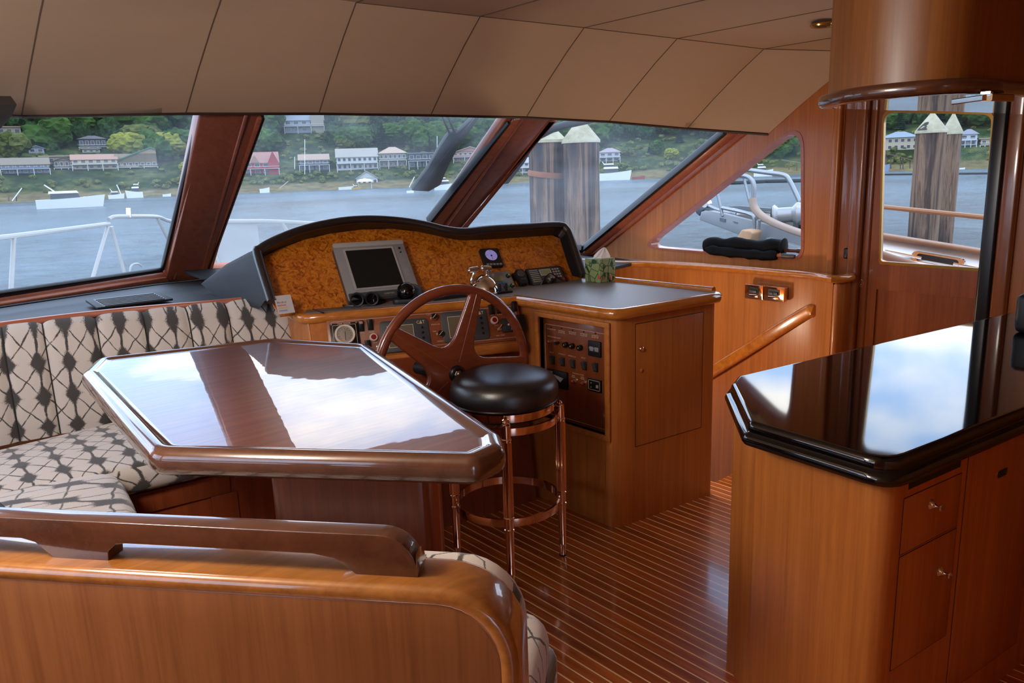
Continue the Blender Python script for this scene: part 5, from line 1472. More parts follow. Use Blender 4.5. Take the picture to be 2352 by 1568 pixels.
# ------------------------------------------------------------------ hanging cupboard above it
ZO = 1.75
near = [(2.152, 1.078), (2.105, 1.060), (2.01, .955), (1.985, .855), (2.012, .735), (2.115, .684), (2.25, .668), (2.9, .60), (4.1, .44)]
farp = [(4.1, .86), (3.32, .935), (3.04, .958), (2.67, .998), (2.44, 1.05)]
oh = thing('hanging_cupboard', 'dark curved wooden cupboard hanging from the ceiling over the granite worktop', 'cupboard', (2.6, .8, ZO))
nl = [V((p.x, p.y, ZO)) for p in curve_pts([(a, b, 0) for a, b in near], 5)]
poly = nl+[V((a, b, ZO)) for a, b in farp]
obj('body', prism([V((p.x, p.y, ZO+.03)) for p in poly], (0, 0, .62)), wood('cupboard_veneer', '#96602E', '#7A4A20', 'z', rough=.4, coat=.08, coatr=.2, band=.14), oh, smooth=40)
und = M('glossy_underside'); und.set(rough=.06, coat=1, coatr=.01, cior=2.0)
und.l(und.ramp(und.noise(und.mapped((3, 40, 40)), 1, 3), [(.3, '#4A2818'), (.7, '#5A3420')]), und.b.inputs['Base Color'])
obj('underside', slab([(p.x, p.y) for p in poly], ZO, ZO+.03), und.m, oh, smooth=0, label='mirror-glossy underside')
obj('lip', sweep([p+V((0, 0, .016)) for p in nl], rrect(.05, .036, .015, 4), up=(0, 0, 1)), railwood, oh, label='rounded glossy lower lip')
# chrome catch under the cupboard
c0 = U(2250, 229, z=ZO-.008)
q0, q1, q2 = U(2195, 234, z=ZO-.012), U(2266, 224, z=ZO-.012), U(2317, 226, z=ZO-.012)
T = thing('cabinet_light', 'slim chromed fitting under the hanging cupboard', 'light fitting', c0)
obj('arm', sweep([q0, q1], rrect(.022, .014, .002, 1), up=(0, 0, 1)), chrome, T)
obj('block', sweep([q1, q2], rrect(.026, .018, .003, 1), up=(0, 0, 1)), chrome, T)
obj('stem', box(q1.x-.01, q1.x+.01, q1.y-.01, q1.y+.01, ZO-.004, ZO+.001), chrome, T)
l0, l1 = U(2303, 206, z=ZO+.02), U(2420, 216, z=ZO+.02)
solo('strip_light', sweep([l0, l1], rrect(.02, .02, .008, 3), up=(0, 0, 1)), ivory, 'pale strip light along the lower lip of the hanging cupboard at the right edge', 'strip light', l0)
# recessed ceiling light
cl = U(1892, 58, z=2.252)
T = thing('recessed_downlight', 'small brass ringed downlight in the ceiling beside the hanging cupboard', 'ceiling light', cl)
obj('ring', lathe(cl+V((0, 0, .012)), (0, 0, -1), [(.03, 0), (.062, .006), (.064, .012), (.058, .018), (.045, .016), (.042, .008)], 32), brass, T)
obj('bulb_recess', lathe(cl+V((0, 0, .008)), (0, 0, -1), [(.044, 0), (.044, .008), (.02, .010)], 20), black, T)
# ------------------------------------------------------------------ just outside the glass
def Up(px, py, o, n): return U(px, py, pl=(V(o), V(n)))
gel = plain('white_gelcoat', '#DEDFDC', rough=.35, var=.02)
railm = plain('white_rail_tube', '#8E8E8A', rough=.3, var=0)
steel = plain('grey_steel_tube', '#8A8E92', rough=.25, metal=.6, var=.02)
teakout = plain('weathered_teak', '#8A5F3C', rough=.6, var=.12)
rubber = plain('wiper_rubber', '#0A0C0C', rough=.5, var=.05)
# foredeck
fdk = thing('foredeck', 'white foredeck ahead of the windshield', 'deck', (2.1, 7, .35))
obj('deck_surface', slab([(-1.6, 5.45), (-1.0, 6.2), (.9, 8.1), (2.3, 9.6), (3.4, 9.0), (4.6, 8.2), (5.6, 6.5), (5.8, 5.45)], -.6, .35), gel, fdk)
o1, n1 = (.2, 7.2, 0), (1, -1, 0)
def rail_thing(lab, tubes, o, n, r=.02, nm='bow_rail', mat=railm, cat='rail', grp=None, base=None):
    pts0 = Up(*tubes[0][0], o, n)
    T = thing(nm, lab, cat, pts0, grp)
    for k, path in enumerate(tubes):
        P = [Up(a, b, o, n) for a, b in path]
        if len(P) > 2: P = curve_pts(P, 4)
        obj('top_rail' if k == 0 else 'stanchion', tube(P, r if k == 0 else r*.9, 8), mat, T)
    return T
def toz(px, py, px2, py2, o, n, z):
    """carry the line of a post on down to the deck"""
    a, b = Up(px, py, o, n), Up(px2, py2, o, n); t = (z-a.z)/(b.z-a.z); return a.lerp(b, t)
T = rail_thing('white bow rail seen through the port pane, sloping up to the gate', [[(-260, 585), (-60, 551), (30, 542), (250, 514)]], o1, n1, .024)
for a in ((32, 545, 26, 655), (248, 520, 215, 632), (256, 520, 284, 622)):
    obj('stanchion', tube([Up(a[0], a[1], o1, n1), toz(*a, o1, n1, .35)], .021, 8), railm, T)
T = rail_thing('higher white bow rail with a short chromed post, left of the first windshield post', [[(250, 504), (262, 498), (300, 497), (362, 498), (392, 508), (470, 520)]], o1, n1, .024)
for a in ((362, 501, 392, 562),):
    obj('stanchion', tube([Up(a[0], a[1], o1, n1), toz(*a, o1, n1, .35)], .021, 8), railm, T)
obj('flag_socket', tube([Up(296, 499, o1, n1), Up(295, 478, o1, n1)], .028, 10), chrome, T)
solo('hook', tube(curve_pts([Up(a, b, o1, n1) for a, b in ((299, 650), (299, 618), (306, 607), (318, 606), (326, 612))], 4), .012, 8), railm, 'small white curved hook low in the port pane', 'hook', Up(299, 650, o1, n1))
o2, n2 = (0, 8.3, 0), (0, -1, 0)
T = rail_thing('white bow rail beyond the console hood in the middle pane', [[(440, 506), (505, 508), (600, 508), (660, 510), (760, 515)]], o2, n2, .024)
for a in ((648, 511, 668, 545), (483, 560, 500, 600)):
    obj('stanchion', tube([Up(a[0], a[1], o2, n2), toz(*a, o2, n2, .35)], .021, 8), railm, T)
P = [Up(a, b, o2, n2) for a, b in ((508, 512), (591, 512))]; P += [V((P[1].x, 8.3, .36)), V((P[0].x-.35, 8.3, .36))]
solo('rail_canvas', prism(P, (0, .02, 0)), plain('white_canvas', '#8C8E8E', rough=.8), 'white canvas panel laced to the bow rail in the middle pane', 'canvas', P[3])

# wipers and their covers, outside the panes
def outside(pl, px, py, off): return U(px, py, pl=(pl[0]-pl[1]*off, pl[1]))
T = thing('windshield_wiper', 'black wiper with a twin rod arm hanging over the middle pane', 'wiper', outside(PB, 1040, 330, .06))
bl = [(1033, 306), (1052, 306), (1098, 262), (1108, 262), (1055, 335), (1035, 372), (1022, 400), (1012, 425), (985, 440), (946, 438), (985, 385), (1010, 340)]
obj('blade_cover', prism([outside(PB, a, b, .05) for a, b in bl], -PB[1]*.03, .004), rubber, T)
for a in ((1012, 262, 1034, 310), (1026, 262, 1046, 308)):
    obj('arm', tube([outside(PB, a[0], a[1], .07), outside(PB, a[2], a[3], .06)], .008, 8), rubber, T)
obj('clip', tube([outside(PB, a, b, .07) for a, b in ((1026, 294), (1042, 294), (1048, 298), (1046, 304), (1040, 306))], .003, 6), rubber, T)
obj('highlight_strip', tube([outside(PB, 1092, 268, .045), outside(PB, 977, 415, .045)], .0012, 5), greyplastic, T)
obj('mirror_cover', prism([outside(PB, a, b, .06) for a, b in ((1128, 312), (1112, 322), (1098, 345), (1094, 352), (1150, 300))], -PB[1]*.03, .003), rubber, T)
T = thing('windshield_wiper', 'black wiper arm crossing the top of the starboard pane in front of the pilings', 'wiper', outside(PC, 1300, 290, .06))
obj('arm', sweep([outside(PC, 1225, 318, .06), outside(PC, 1268, 296, .06), outside(PC, 1310, 284, .06), outside(PC, 1365, 272, .06)], rrect(.035, .05, .015, 3)), rubber, T)
obj('blade_cover', prism([outside(PC, a, b, .05) for a, b in ((1232, 300), (1246, 300), (1206, 372), (1168, 422), (1144, 424), (1180, 372))], -PC[1]*.03, .004), rubber, T)
T = thing('roof_bracket', 'dark bracket cutting off the upper left corner of the port pane', 'bracket', outside(PA, 5, 275, .05))
obj('plate', prism([outside(PA, a, b, .05) for a, b in ((-200, 240), (40, 240), (28, 268), (0, 298), (-120, 420), (-200, 420))], -PA[1]*.05, .004), plain('dark_grey_paint', '#4A4A48', rough=.6, var=.02), T)

# starboard side deck outside the door
XB = 5.45
T = thing('side_bulwark', 'white side bulwark with wooden cap rails outside the door window', 'bulwark', (XB, 1.8, 0))
def xb(px, py, x_=XB): return U(px, py, x=x_)
a, b = xb(1990, 535), xb(2300, 585)
dd = (b-a)
a2, b2 = a-dd*.1, b+dd*1.0
obj('inner_skin', prism([a2+V((.03, 0, -.02)), b2+V((.03, 0, -.02)), V((b2.x-.75, b2.y, .35)), V((a2.x-.75, a2.y, .35))], (.06, 0, -.03)), plain('bright_gelcoat', '#F0F0EE', rough=.35, var=.02), T)
obj('cap_rail', sweep([a2, b2], rrect(.10, .03, .012, 3), up=(0, 0, 1)), teakout, T)
c, d_ = xb(2010, 473), xb(2290, 502)
c2, e2_ = c-(d_-c)*.06, d_+(d_-c)
obj('upper_rail', tube([c2, e2_], .016, 8), plain('varnished_teak_rail', '#9A6A40', rough=.35), T)
for k in (.055, 1.3):
    p = c+(d_-c)*k; obj('stanchion', tube([p, V((p.x, p.y, a.z))], .009, 8), steel, T)
_bn = (b2-a2).cross(V((b2.x-.75, b2.y, .35))-a2).normalized(); _bn = _bn if _bn.x < 0 else -_bn
h = U(2158, 598, pl=(a2+V((.03, 0, -.02)), _bn))
hw = Frame(h, b2-a2, (0, 0, 1), _bn)
obj('side_deck', box(XW+.35, XB+.3, -2.5, 5.0, -.05, .0), gel, T)
pr = rounded([(-.13, -.02, 0), (.13, -.02, 0), (.13, .03, 0), (-.13, .03, 0)], .024, 5)
obj('hawse_ring', loopfaces([hw.at(p.x*1.25, p.y*1.35, .02) for p in pr], [hw.at(p.x, p.y, .02) for p in pr], hw.n*.025), chrome, T)
obj('hawse_opening', prism([hw.at(p.x, p.y, .012) for p in pr], hw.n*.012), black, T)
for k in (-1, 1): obj('cleat_horn', tube([hw.at(k*.1, .0, .03), hw.at(k*.33, -.005*k+.01, .06)], .014, 8, scale=[1, .5]), chrome, T)
obj('toe_rail', sweep(curve_pts([xb(2008, 579, XB-.5), xb(2050, 594, XB-.55), xb(2085, 605, XB-.6), xb(2120, 620, XB-.65)], 4), rrect(.05, .05, .02, 3), up=(0, 0, 1)), teakout, T)

# ------------------------------------------------------------------ mooring pilings
pilem = M('weathered_piling'); pilem.set(rough=.9, spec=.2)
f1 = pilem.noise(pilem.mapped((9, 9, .5)), 1, 5, .65, .5); f2 = pilem.noise(pilem.mapped((2.2, 2.2, .35)), 1, 3, .5)
cA = pilem.ramp(f1, [(.32, '#241F1E'), (.45, '#4A3C34'), (.54, '#7C6450'), (.62, '#5A4034'), (.7, '#8E7C66')])
cB = pilem.ramp(f1, [(.35, '#14161B'), (.6, '#2C2E33')])
pilem.l(pilem.mix(pilem.ramp(f2, [(.42, 0.0), (.55, 1.0)]), cA, cB), pilem.b.inputs['Base Color'])
capm = M('aged_cone_cap'); capm.set(rough=.7)
capm.l(capm.ramp(capm.noise(capm.mapped((1, 1, 1)), 6, 5, .7), [(.35, '#8A8468'), (.6, '#A8A288')]), capm.b.inputs['Base Color'])
def piling(name, lab, px, w, ytop, D, cone, hole=False, grp=None, ring=None):
    c = U(px, ytop, d=D); r = w/2*D/FPX*math.hypot(1, .0)*1.02
    cosf = FW.normalized().dot((c-CAM).normalized())
    r = w/2/FPX*((c-CAM).dot(FW))
    T = thing(name, lab, 'piling', V((c.x, c.y, -2.6)), grp)
    n_ = 28; rows = []
    for i in range(26):
        z = c.z+(-3.0-c.z)*i/25
        rows.append([V((c.x, c.y, z))+V((math.cos(a), math.sin(a), 0))*(r*(1+.035*mnoise.noise(V((math.cos(a)*2, math.sin(a)*2, z*.6+px)))+.012*(i/25))) for a in [2*PI*k/n_ for k in range(n_)]])
    obj('shaft', grid_loft(rows, closed_u=True), pilem, T)
    ch = cone/FPX*((c-CAM).dot(FW))
    bm = lathe(V((c.x, c.y, c.z)), (0, 0, 1), [(r*1.06, -.03), (r*1.06, 0), (.005, ch)], 36)
    obj('cone_cap', bm, capm, T, label='pale conical cap')
    if hole:
        t_ = (V((CAM.x, CAM.y, 0))-V((c.x, c.y, 0))).normalized(); s_ = V((t_.y, -t_.x, 0))
        if s_.dot(RT) > 0: s_ = -s_
        def cp(a, k, e=.006):
            dirv = t_*math.cos(a)+s_*math.sin(a); return V((c.x, c.y, c.z))+dirv*(r*1.06*(1-k)+e)+V((0, 0, ch*k))
        q = [(.25, .05), (.42, .03), (.75, .03), (1.0, .03), (1.02, .12), (.9, .3), (.75, .42), (.5, .45), (.32, .44), (.3, .34), (.42, .26), (.33, .2), (.42, .12), (.3, .1)]
        bmh = BM(); vs = [bmh.verts.new(cp(a, k)) for a, k in q]; cc = bmh.verts.new(sum((v.co for v in vs), V((0, 0, 0)))/len(vs))
        for i in range(len(vs)): bmh.faces.new((vs[i], vs[(i+1) % len(vs)], cc))
        obj('torn_patch', bmh, plain('torn_dark', '#2E2A24', rough=.9), T, label='torn dark patch in the cap')
    if ring:
        rz = U(px, ring, d=D).z
        obj('rust_ring', lathe(V((c.x, c.y, rz)), (0.05, -.12, 1), [(r*1.05, -.03), (r*1.09, 0), (r*1.05, .03)], 36), plain('rust', '#7E5038', rough=.9, var=.25), T)
    return T
piling('piling', 'thick weathered mooring piling with rust ring, the left of the pair behind the starboard pane', 1256, 86, 322, 8.6, 45, ring=400)
piling('piling', 'thick weathered mooring piling with pale cap, the right of the pair behind the starboard pane', 1334, 84, 322, 8.4, 52)
piling('piling', 'weathered piling with torn cone cap, the nearer of the pair behind the door window', 2139, 64, 300, 10.6, 43, hole=True)
piling('piling', 'weathered piling with whole cone cap, the farther of the pair behind the door window', 2187, 42, 303, 11.6, 44)

# ------------------------------------------------------------------ neighbouring boat's bow seen through the side window
XN = 8.6
def xn(px, py, dx=0): return U(px, py, x=XN+dx)
greyhull = plain('grey_white_hull', '#7C8184', rough=.5, var=.04)
nbt = thing('neighbour_boat_bow', 'neighbouring boat bow with anchor, windlass and curved teak rail beyond the side window', 'boat', xn(1750, 560))
obj('bow_platform', prism([xn(a, b) for a, b in ((1610, 486), (1606, 505), (1700, 540), (1860, 590), (1860, 545), (1760, 515), (1700, 500), (1632, 484))], (.7, .1, 0), .01), greyhull, nbt)
obj('foredeck', prism([xn(a, b, .1) for a, b in ((1660, 498), (1700, 492), (1770, 500), (1870, 520), (1870, 556), (1760, 530), (1700, 512))], (.8, .1, .02), .01), plain('deck_planks', '#6E6A64', rough=.8, var=.1), nbt)
obj('hull_side', prism([xn(a, b, -.1) for a, b in ((1745, 560), (1760, 545), (1880, 580), (1880, 640), (1700, 640), (1690, 600))], (.8, 0, 0), .02), greyhull, nbt)
for q in ((1653, 500, 1666, 510), (1684, 508, 1694, 513)):
    obj('fairlead_patch', prism([xn(q[0], q[1], -.01), xn(q[2], q[1]+3, -.01), xn(q[2], q[3], -.01), xn(q[0], q[3]-3, -.01)], (.02, 0, 0)), plain('blue_grey_patch', '#4A5866', rough=.6) if 'blue_grey_patch' not in bpy.data.materials else bpy.data.materials['blue_grey_patch'], nbt)
obj('anchor', prism([xn(a, b, .15) for a, b in ((1608, 459), (1598, 465), (1595, 478), (1599, 490), (1606, 496), (1610, 486), (1616, 482), (1640, 486), (1655, 488), (1640, 482), (1622, 474), (1612, 466))], (.06, 0, 0), .008), plain('anchor_steel', '#4C545C', rough=.4, metal=.5), nbt)
obj('anchor_shank', tube(curve_pts([xn(a, b, .15) for a, b in ((1618, 462), (1628, 472), (1645, 480), (1665, 486), (1690, 492))], 4), .022, 8), steel, nbt)
obj('anchor_roller', lathe(xn(1618, 468, .12), (1, 0, 0), [(.05, 0), (.05, .1)], 16), chrome, nbt)
obj('upper_tube', tube(curve_pts([xn(a, b) for a, b in ((1690, 390), (1705, 389), (1760, 396), (1800, 402), (1813, 414), (1826, 440), (1836, 462))], 4), .028, 10), steel, nbt)
obj('lower_tube', tube(curve_pts([xn(a, b, -.1) for a, b in ((1680, 402), (1712, 404), (1725, 412), (1731, 425), (1731, 455))], 4), .03, 10), steel, nbt)
obj('post', tube([xn(1647, 440), xn(1660, 496)], .02, 8), steel, nbt)
obj('post', tube([xn(1708, 405), xn(1722, 465)], .018, 8), steel, nbt)
obj('deck_rail', tube(curve_pts([xn(a, b) for a, b in ((1658, 477), (1700, 486), (1722, 492), (1732, 502), (1733, 545))], 4), .024, 8), steel, nbt)
obj('post', tube([xn(1744, 505, -.1), xn(1738, 560, -.1)], .024, 8), steel, nbt)
obj('teak_rail', sweep(curve_pts([xn(a, b, -.15) for a, b in ((1728, 455), (1732, 475), (1745, 492), (1770, 508), (1810, 525), (1870, 545))], 5), rrect(.10, .08, .03, 4), up=(0, 0, 1)), plain('faded_teak_rail', '#9A8474', rough=.6, var=.08), nbt)
wc_ = xn(1800, 493, .1)
obj('windlass_drum', lathe(wc_, (.35, -.9, .08), [(.12, -.12), (.13, -.10), (.09, -.06), (.085, .1), (.14, .16), (.12, .22), (.08, .3)], 24), plain('windlass_white', '#9C9C9A', rough=.3, metal=.4), nbt)
obj('windlass_gypsy', lathe(wc_+V((.0, -.0, 0)), (-.35, .9, -.08), [(.11, .12), (.10, .14), (.03, .15)], 20), satinblack, nbt)
obj('windlass_body', lathe(wc_+V((.1, -.33, .02)), (.35, -.9, .08), [(.13, 0), (.15, .1), (.14, .3)], 20), brass, nbt)
obj('windlass_base', prism([xn(a, b, .1) for a, b in ((1820, 505), (1850, 500), (1850, 530), (1815, 530))], (.3, 0, 0), .02), darkgrey, nbt)
obj('gangplank', prism([xn(a, b, .5) for a, b in ((1672, 474), (1700, 473), (1790, 480), (1790, 486), (1720, 486))], (.1, .02, 0)), plain('grey_board', '#5C6062', rough=.7), nbt)
T = thing('fender', 'worn orange and white fender by the neighbouring boat, above the black umbrellas', 'fender', xn(1715, 560))
obj('fender_body', prism([xn(a, b, -.35) for a, b in ((1695, 540), (1703, 527), (1726, 530), (1730, 536), (1722, 555), (1700, 600), (1682, 600), (1686, 556))], (.22, 0, 0), .03, 3), plain('orange_white_vinyl', '#A8805C', rough=.6, var=.2), T)
# ------------------------------------------------------------------ water and far shore
ZWt = -2.4
wm_ = M('harbour_water'); wm_.set(rough=.25, spec=.14); wm_.b.inputs['Base Color'].default_value = lin('#37464E')
wv = wm_.n('ShaderNodeTexNoise'); wv.inputs['Scale'].default_value = .9; wv.inputs['Detail'].default_value = 6; wv.inputs['Roughness'].default_value = .7
wm_.l(wm_.mapped((1, 1, 1)), wv.inputs['Vector'])
wm_.bump(wv.outputs['Fac'], .9, .5)
bands = wm_.math('ADD', wm_.math('MULTIPLY', wm_.noise(wm_.mapped((.012, .012, .012)), 1, 3, .6, .4), .6), wm_.math('MULTIPLY', wm_.noise(wm_.mapped((.5, .5, .5)), 1, 6, .85), .45))
wm_.l(wm_.ramp(bands, [(.42, '#182228'), (.58, '#46586200'[:7])]), wm_.b.inputs['Base Color'])
bm = BM(); vs = [bm.verts.new(V(p)) for p in ((-900, -900, ZWt), (1500, -900, ZWt), (1500, 1500, ZWt), (-900, 1500, ZWt))]; bm.faces.new(vs)
struct('water', bm, wm_.m, smooth=0)
prof_t = [(336, -3.2), (341, -2.3), (350, -.6), (356, 1.4), (368, 6.5), (384, 12), (402, 16.5), (430, 25), (462, 34), (500, 43), (560, 56), (640, 66), (760, 70)]
def tz(D, az=0):
    b = 0
    for (d0, z0), (d1, z1) in zip(prof_t, prof_t[1:]):
        if d0 <= D <= d1: b = z0+(z1-z0)*(D-d0)/(d1-d0); break
    else: b = prof_t[0][1] if D < 336 else 70
    n_ = mnoise.noise(V((az*6, D*.012, 3)))*(1.2 if D > 356 else .25)*(1+max(0, (D-380))*.02)
    return b+n_
rows = []
Ds = [336, 341, 345, 350, 353, 356, 362, 368, 376, 384, 393, 402, 415, 430, 446, 462, 480, 500, 530, 560, 600, 640, 700, 760]
AZ = [math.radians(-6+98*k/240) for k in range(241)]
def pol2(az, D, z=0): return V((math.sin(az)*D, math.cos(az)*D, z))
for D in Ds:
    rows.append([pol2(a, D*(1+.004*mnoise.noise(V((a*9, 1, 2)))) , tz(D, a)) for a in AZ])
hm = M('wooded_hillside'); hm.set(rough=1, spec=.05)
ge = hm.n('ShaderNodeNewGeometry'); sx_ = hm.n('ShaderNodeSeparateXYZ'); hm.l(ge.outputs['Position'], sx_.inputs[0])
nn_ = hm.noise(hm.mapped((.03, .03, .05)), 1, 6, .65)
gz = hm.math('ADD', sx_.outputs[2], hm.math('MULTIPLY', hm.math('SUBTRACT', nn_, .5), 5))
beach = hm.ramp(hm.noise(hm.mapped((.2, .2, .6)), 1, 4), [(.3, '#4A4430'), (.7, '#6E6444')])
grass = hm.ramp(hm.noise(hm.mapped((.09, .09, .09)), 1, 5, .7), [(.3, '#121C12'), (.5, '#26361C'), (.64, '#4A4E2C'), (.78, '#6A5A40')])
hm.l(hm.mix(hm.ramp(hm.math('DIVIDE', gz, 2.0), [(.1, 0.0), (.6, 1.0)]), beach, grass), hm.b.inputs['Base Color'])
struct('hills', grid_loft(rows), hm.m, smooth=60)

def pxaz(px, py): r = ray(px, py); return math.atan2(r.x, r.y)
def place(px, py, D=None):
    """point on the far slope or water seen at this pixel"""
    az = pxaz(px, py)
    if D is not None: p = U(px, py, d=D); return p, D
    best = None
    D_ = 342.
    while D_ < 600:
        p = U(px, py, d=D_)
        if tz(D_, az) >= p.z: return p, D_
        D_ += 1.0
    return U(px, py, d=460), 460

# ---- trees
def foliage_mat(name, a, b, c):
    s = M(name); s.set(rough=1, spec=.05)
    f = s.noise(s.mapped((1, 1, 1)), .9, 5, .75)
    s.l(s.ramp(f, [(.34, a), (.5, b), (.66, c)]), s.b.inputs['Base Color']); return s.m
fm = [foliage_mat('dark_fir_foliage', '#0E1A14', '#1B2C20', '#2A3F2C'), foliage_mat('green_leaf_foliage', '#1C2E18', '#31481F', '#4C6430'), foliage_mat('olive_foliage', '#2A3218', '#48502A', '#6A6A38'), foliage_mat('yellow_green_foliage', '#4C5220', '#6E7230', '#8E8A40')]
def blob_mesh(seed, n=9):
    rnd = random.Random(seed); bm = BM()
    for k in range(n):
        a = rnd.uniform(0, 2*PI); rr = rnd.uniform(0, .34) if k else 0; r_ = rnd.uniform(.22, .36)
        c = V((math.cos(a)*rr, math.sin(a)*rr, rnd.uniform(.30, .78)))
        b2 = BM(); bmesh.ops.create_icosphere(b2, subdivisions=3, radius=r_)
        for v in b2.verts:
            d_ = v.co.normalized(); v.co += d_*r_*(.32*mnoise.noise(v.co*9+V((seed, k, 0)))+.22*mnoise.noise(v.co*21+V((k, seed, 5))))
            v.co += c
        merge(bm, b2)
    merge(bm, lathe(V((0, 0, 0)), (0, 0, 1), [(.03, 0), (.02, .4)], 6))
    me = bpy.data.meshes.new('tree'); bm.to_mesh(me); bm.free(); return me
def fir_mesh(seed):
    rnd = random.Random(seed); bm = BM()
    L = 11
    for k in range(L):
        z0 = .08+.9*k/L; r_ = .21*(1-k/L)**.8+.012
        n_ = 22; ring = []
        top = bm.verts.new((rnd.uniform(-.005, .005), rnd.uniform(-.005, .005), z0+.17*(1-k/L*.4)))
        for j in range(n_):
            a = 2*PI*j/n_; q = r_*(1+(.28 if j % 2 else -.22)+rnd.uniform(-.15, .15))
            ring.append(bm.verts.new((math.cos(a)*q, math.sin(a)*q, z0-.02*(1 if j % 2 else 0)+rnd.uniform(-.01, .01))))
        for j in range(n_): bm.faces.new((ring[j], ring[(j+1) % n_], top))
    merge(bm, lathe(V((0, 0, 0)), (0, 0, 1), [(.018, 0), (.006, .9)], 6))
    me = bpy.data.meshes.new('tree'); bm.to_mesh(me); bm.free(); return me
tm = {}
for k in range(4):
    for mi in (1, 2, 3):
        if (k, mi) not in tm:
            me = blob_mesh(10+k) if mi == 1 else tm[(k, 1)].copy(); me.materials.append(fm[mi]); me.shade_flat(); tm[(k, mi)] = me
fir = []
for k in range(3):
    me = fir_mesh(50+k); me.materials.append(fm[0]); fir.append(me)
for me in list(tm.values()):
    if len(me.materials) > 1:
        last = me.materials[-1]; me.materials.clear(); me.materials.append(last)
taken = []      # (az, D, halfwidth az, front D, base z) kept clear of trees
far_things = []
def house(lab, px0, px1, ybase, ytop, wall, roofc, style='gable', D=None, deck=True, rows_=2, cols=4, trimc='#A8A8A4', depth=9, roof_frac=.32):
    pc = (px0+px1)/2
    p, D_ = place(pc, ybase, D)
    a = pxaz(pc, ybase); t = V((math.cos(a), -math.sin(a), 0)); r_ = V((math.sin(a), math.cos(a), 0))
    sc_ = (p-CAM).dot(FW)/FPX
    w = (px1-px0)*sc_; h_ = (ybase-ytop)*sc_
    hh = h_*(1-roof_frac)
    T = thing('house', lab, 'house', p-V((0, 0, 1.0)), 'houses on the far shore')
    O = p
    def hx(a0, a1, b0, b1, z0, z1, rr=0): return hexa([O+t*x_+r_*y_+V((0, 0, z_)) for z_ in (z0, z1) for x_, y_ in ((a0, b0), (a1, b0), (a1, b1), (a0, b1))], rr)
    wm2 = plain('wall_'+wall.strip('#'), wall, rough=.8, var=.05) if 'wall_'+wall.strip('#') not in bpy.data.materials else bpy.data.materials['wall_'+wall.strip('#')]
    rm = plain('roof_'+roofc.strip('#'), roofc, rough=.8, var=.1) if 'roof_'+roofc.strip('#') not in bpy.data.materials else bpy.data.materials['roof_'+roofc.strip('#')]
    tmm = plain('house_trim', '#A8A8A4', rough=.6, var=0) if 'house_trim' not in bpy.data.materials else bpy.data.materials['house_trim']
    gm = plain('house_glass', '#1C2226', rough=.2, var=0) if 'house_glass' not in bpy.data.materials else bpy.data.materials['house_glass']
    obj('walls', hx(-w/2, w/2, 0, depth, -3, hh), wm2, T, smooth=0)
    rz = h_-hh; ov = .5
    if style == 'gable':      # ridge along the front
        rp = [(-ov, hh-.25), (depth/2, h_), (depth+ov, hh-.25), (depth+ov, hh-.5), (depth/2, h_-.3), (-ov, hh-.5)]
        obj('roof', prism([O+t*(-w/2-ov)+r_*y_+V((0, 0, z_)) for y_, z_ in rp], t*(w+2*ov)), rm, T, smooth=0)
        obj('gable_end', prism([O+t*(-w/2)+r_*y_+V((0, 0, z_)) for y_, z_ in ((0, hh-.3), (depth/2, h_-.4), (depth, hh-.3))], t*w), wm2, T, smooth=0)
    elif style == 'front':    # gable faces the water
        rp = [(-w/2-ov, hh-.25), (0, h_), (w/2+ov, hh-.25), (w/2+ov, hh-.5), (0, h_-.35), (-w/2-ov, hh-.5)]
        obj('roof', prism([O+t*x_+r_*(-ov)+V((0, 0, z_)) for x_, z_ in rp], r_*(depth+2*ov)), rm, T, smooth=0)
        obj('gable_end', prism([O+t*x_+V((0, 0, z_)) for x_, z_ in ((-w/2, hh-.3), (0, h_-.4), (w/2, hh-.3))], r_*depth), wm2, T, smooth=0)
    elif style == 'hip':
        b = [O+t*x_+r_*y_+V((0, 0, hh)) for x_, y_ in ((-w/2-.8, -.8), (w/2+.8, -.8), (w/2+.8, depth+.8), (-w/2-.8, depth+.8))]
        tp_ = [O+t*x_+r_*(depth/2)+V((0, 0, h_)) for x_ in (-w*.12, w*.12)]
        bm = BM(); B = [bm.verts.new(q) for q in b]; Q = [bm.verts.new(q) for q in tp_]
        for f in ((B[0], B[1], Q[1], Q[0]), (B[1], B[2], Q[1]), (B[2], B[3], Q[0], Q[1]), (B[3], B[0], Q[0]), (B[3], B[2], B[1], B[0])): bm.faces.new(f)
        obj('roof', bm, rm, T, smooth=0)
    elif style == 'shed':     # one slope rising to the right
        obj('roof', prism([O+t*x_+r_*(-ov)+V((0, 0, z_)) for x_, z_ in ((-w/2-ov, h_*.35), (w*.38, h_), (w/2, h_*.9), (w/2, h_*.84), (w*.38, h_-.5), (-w/2-ov, h_*.3))], r_*(depth+1)), rm, T, smooth=0)
        obj('gable_end', prism([O+t*x_+V((0, 0, z_)) for x_, z_ in ((-w/2, h_*.2), (-w/2, h_*.3), (w*.38, h_-.5), (w/2, h_*.84), (w/2, 0))], r_*depth), wm2, T, smooth=0)
        hh = h_*.3
    else:
        obj('roof', hx(-w/2-.7, w/2+.7, -.9, depth+.5, hh, hh+.45), rm, T, smooth=0)
    for q in range(rows_):
        z0 = hh*(q+.25)/rows_; z1 = hh*(q+.80)/rows_
        for k in range(cols):
            x0 = -w/2+w*(k+.18)/cols; x1 = -w/2+w*(k+.82)/cols
            o = obj('window', hx(x0, x1, -.06, .05, z0, z1), tmm, T, smooth=0)
            obj('pane', hx(x0+.15, x1-.15, -.09, 0, z0+.12, z1-.12), gm, o, smooth=0)
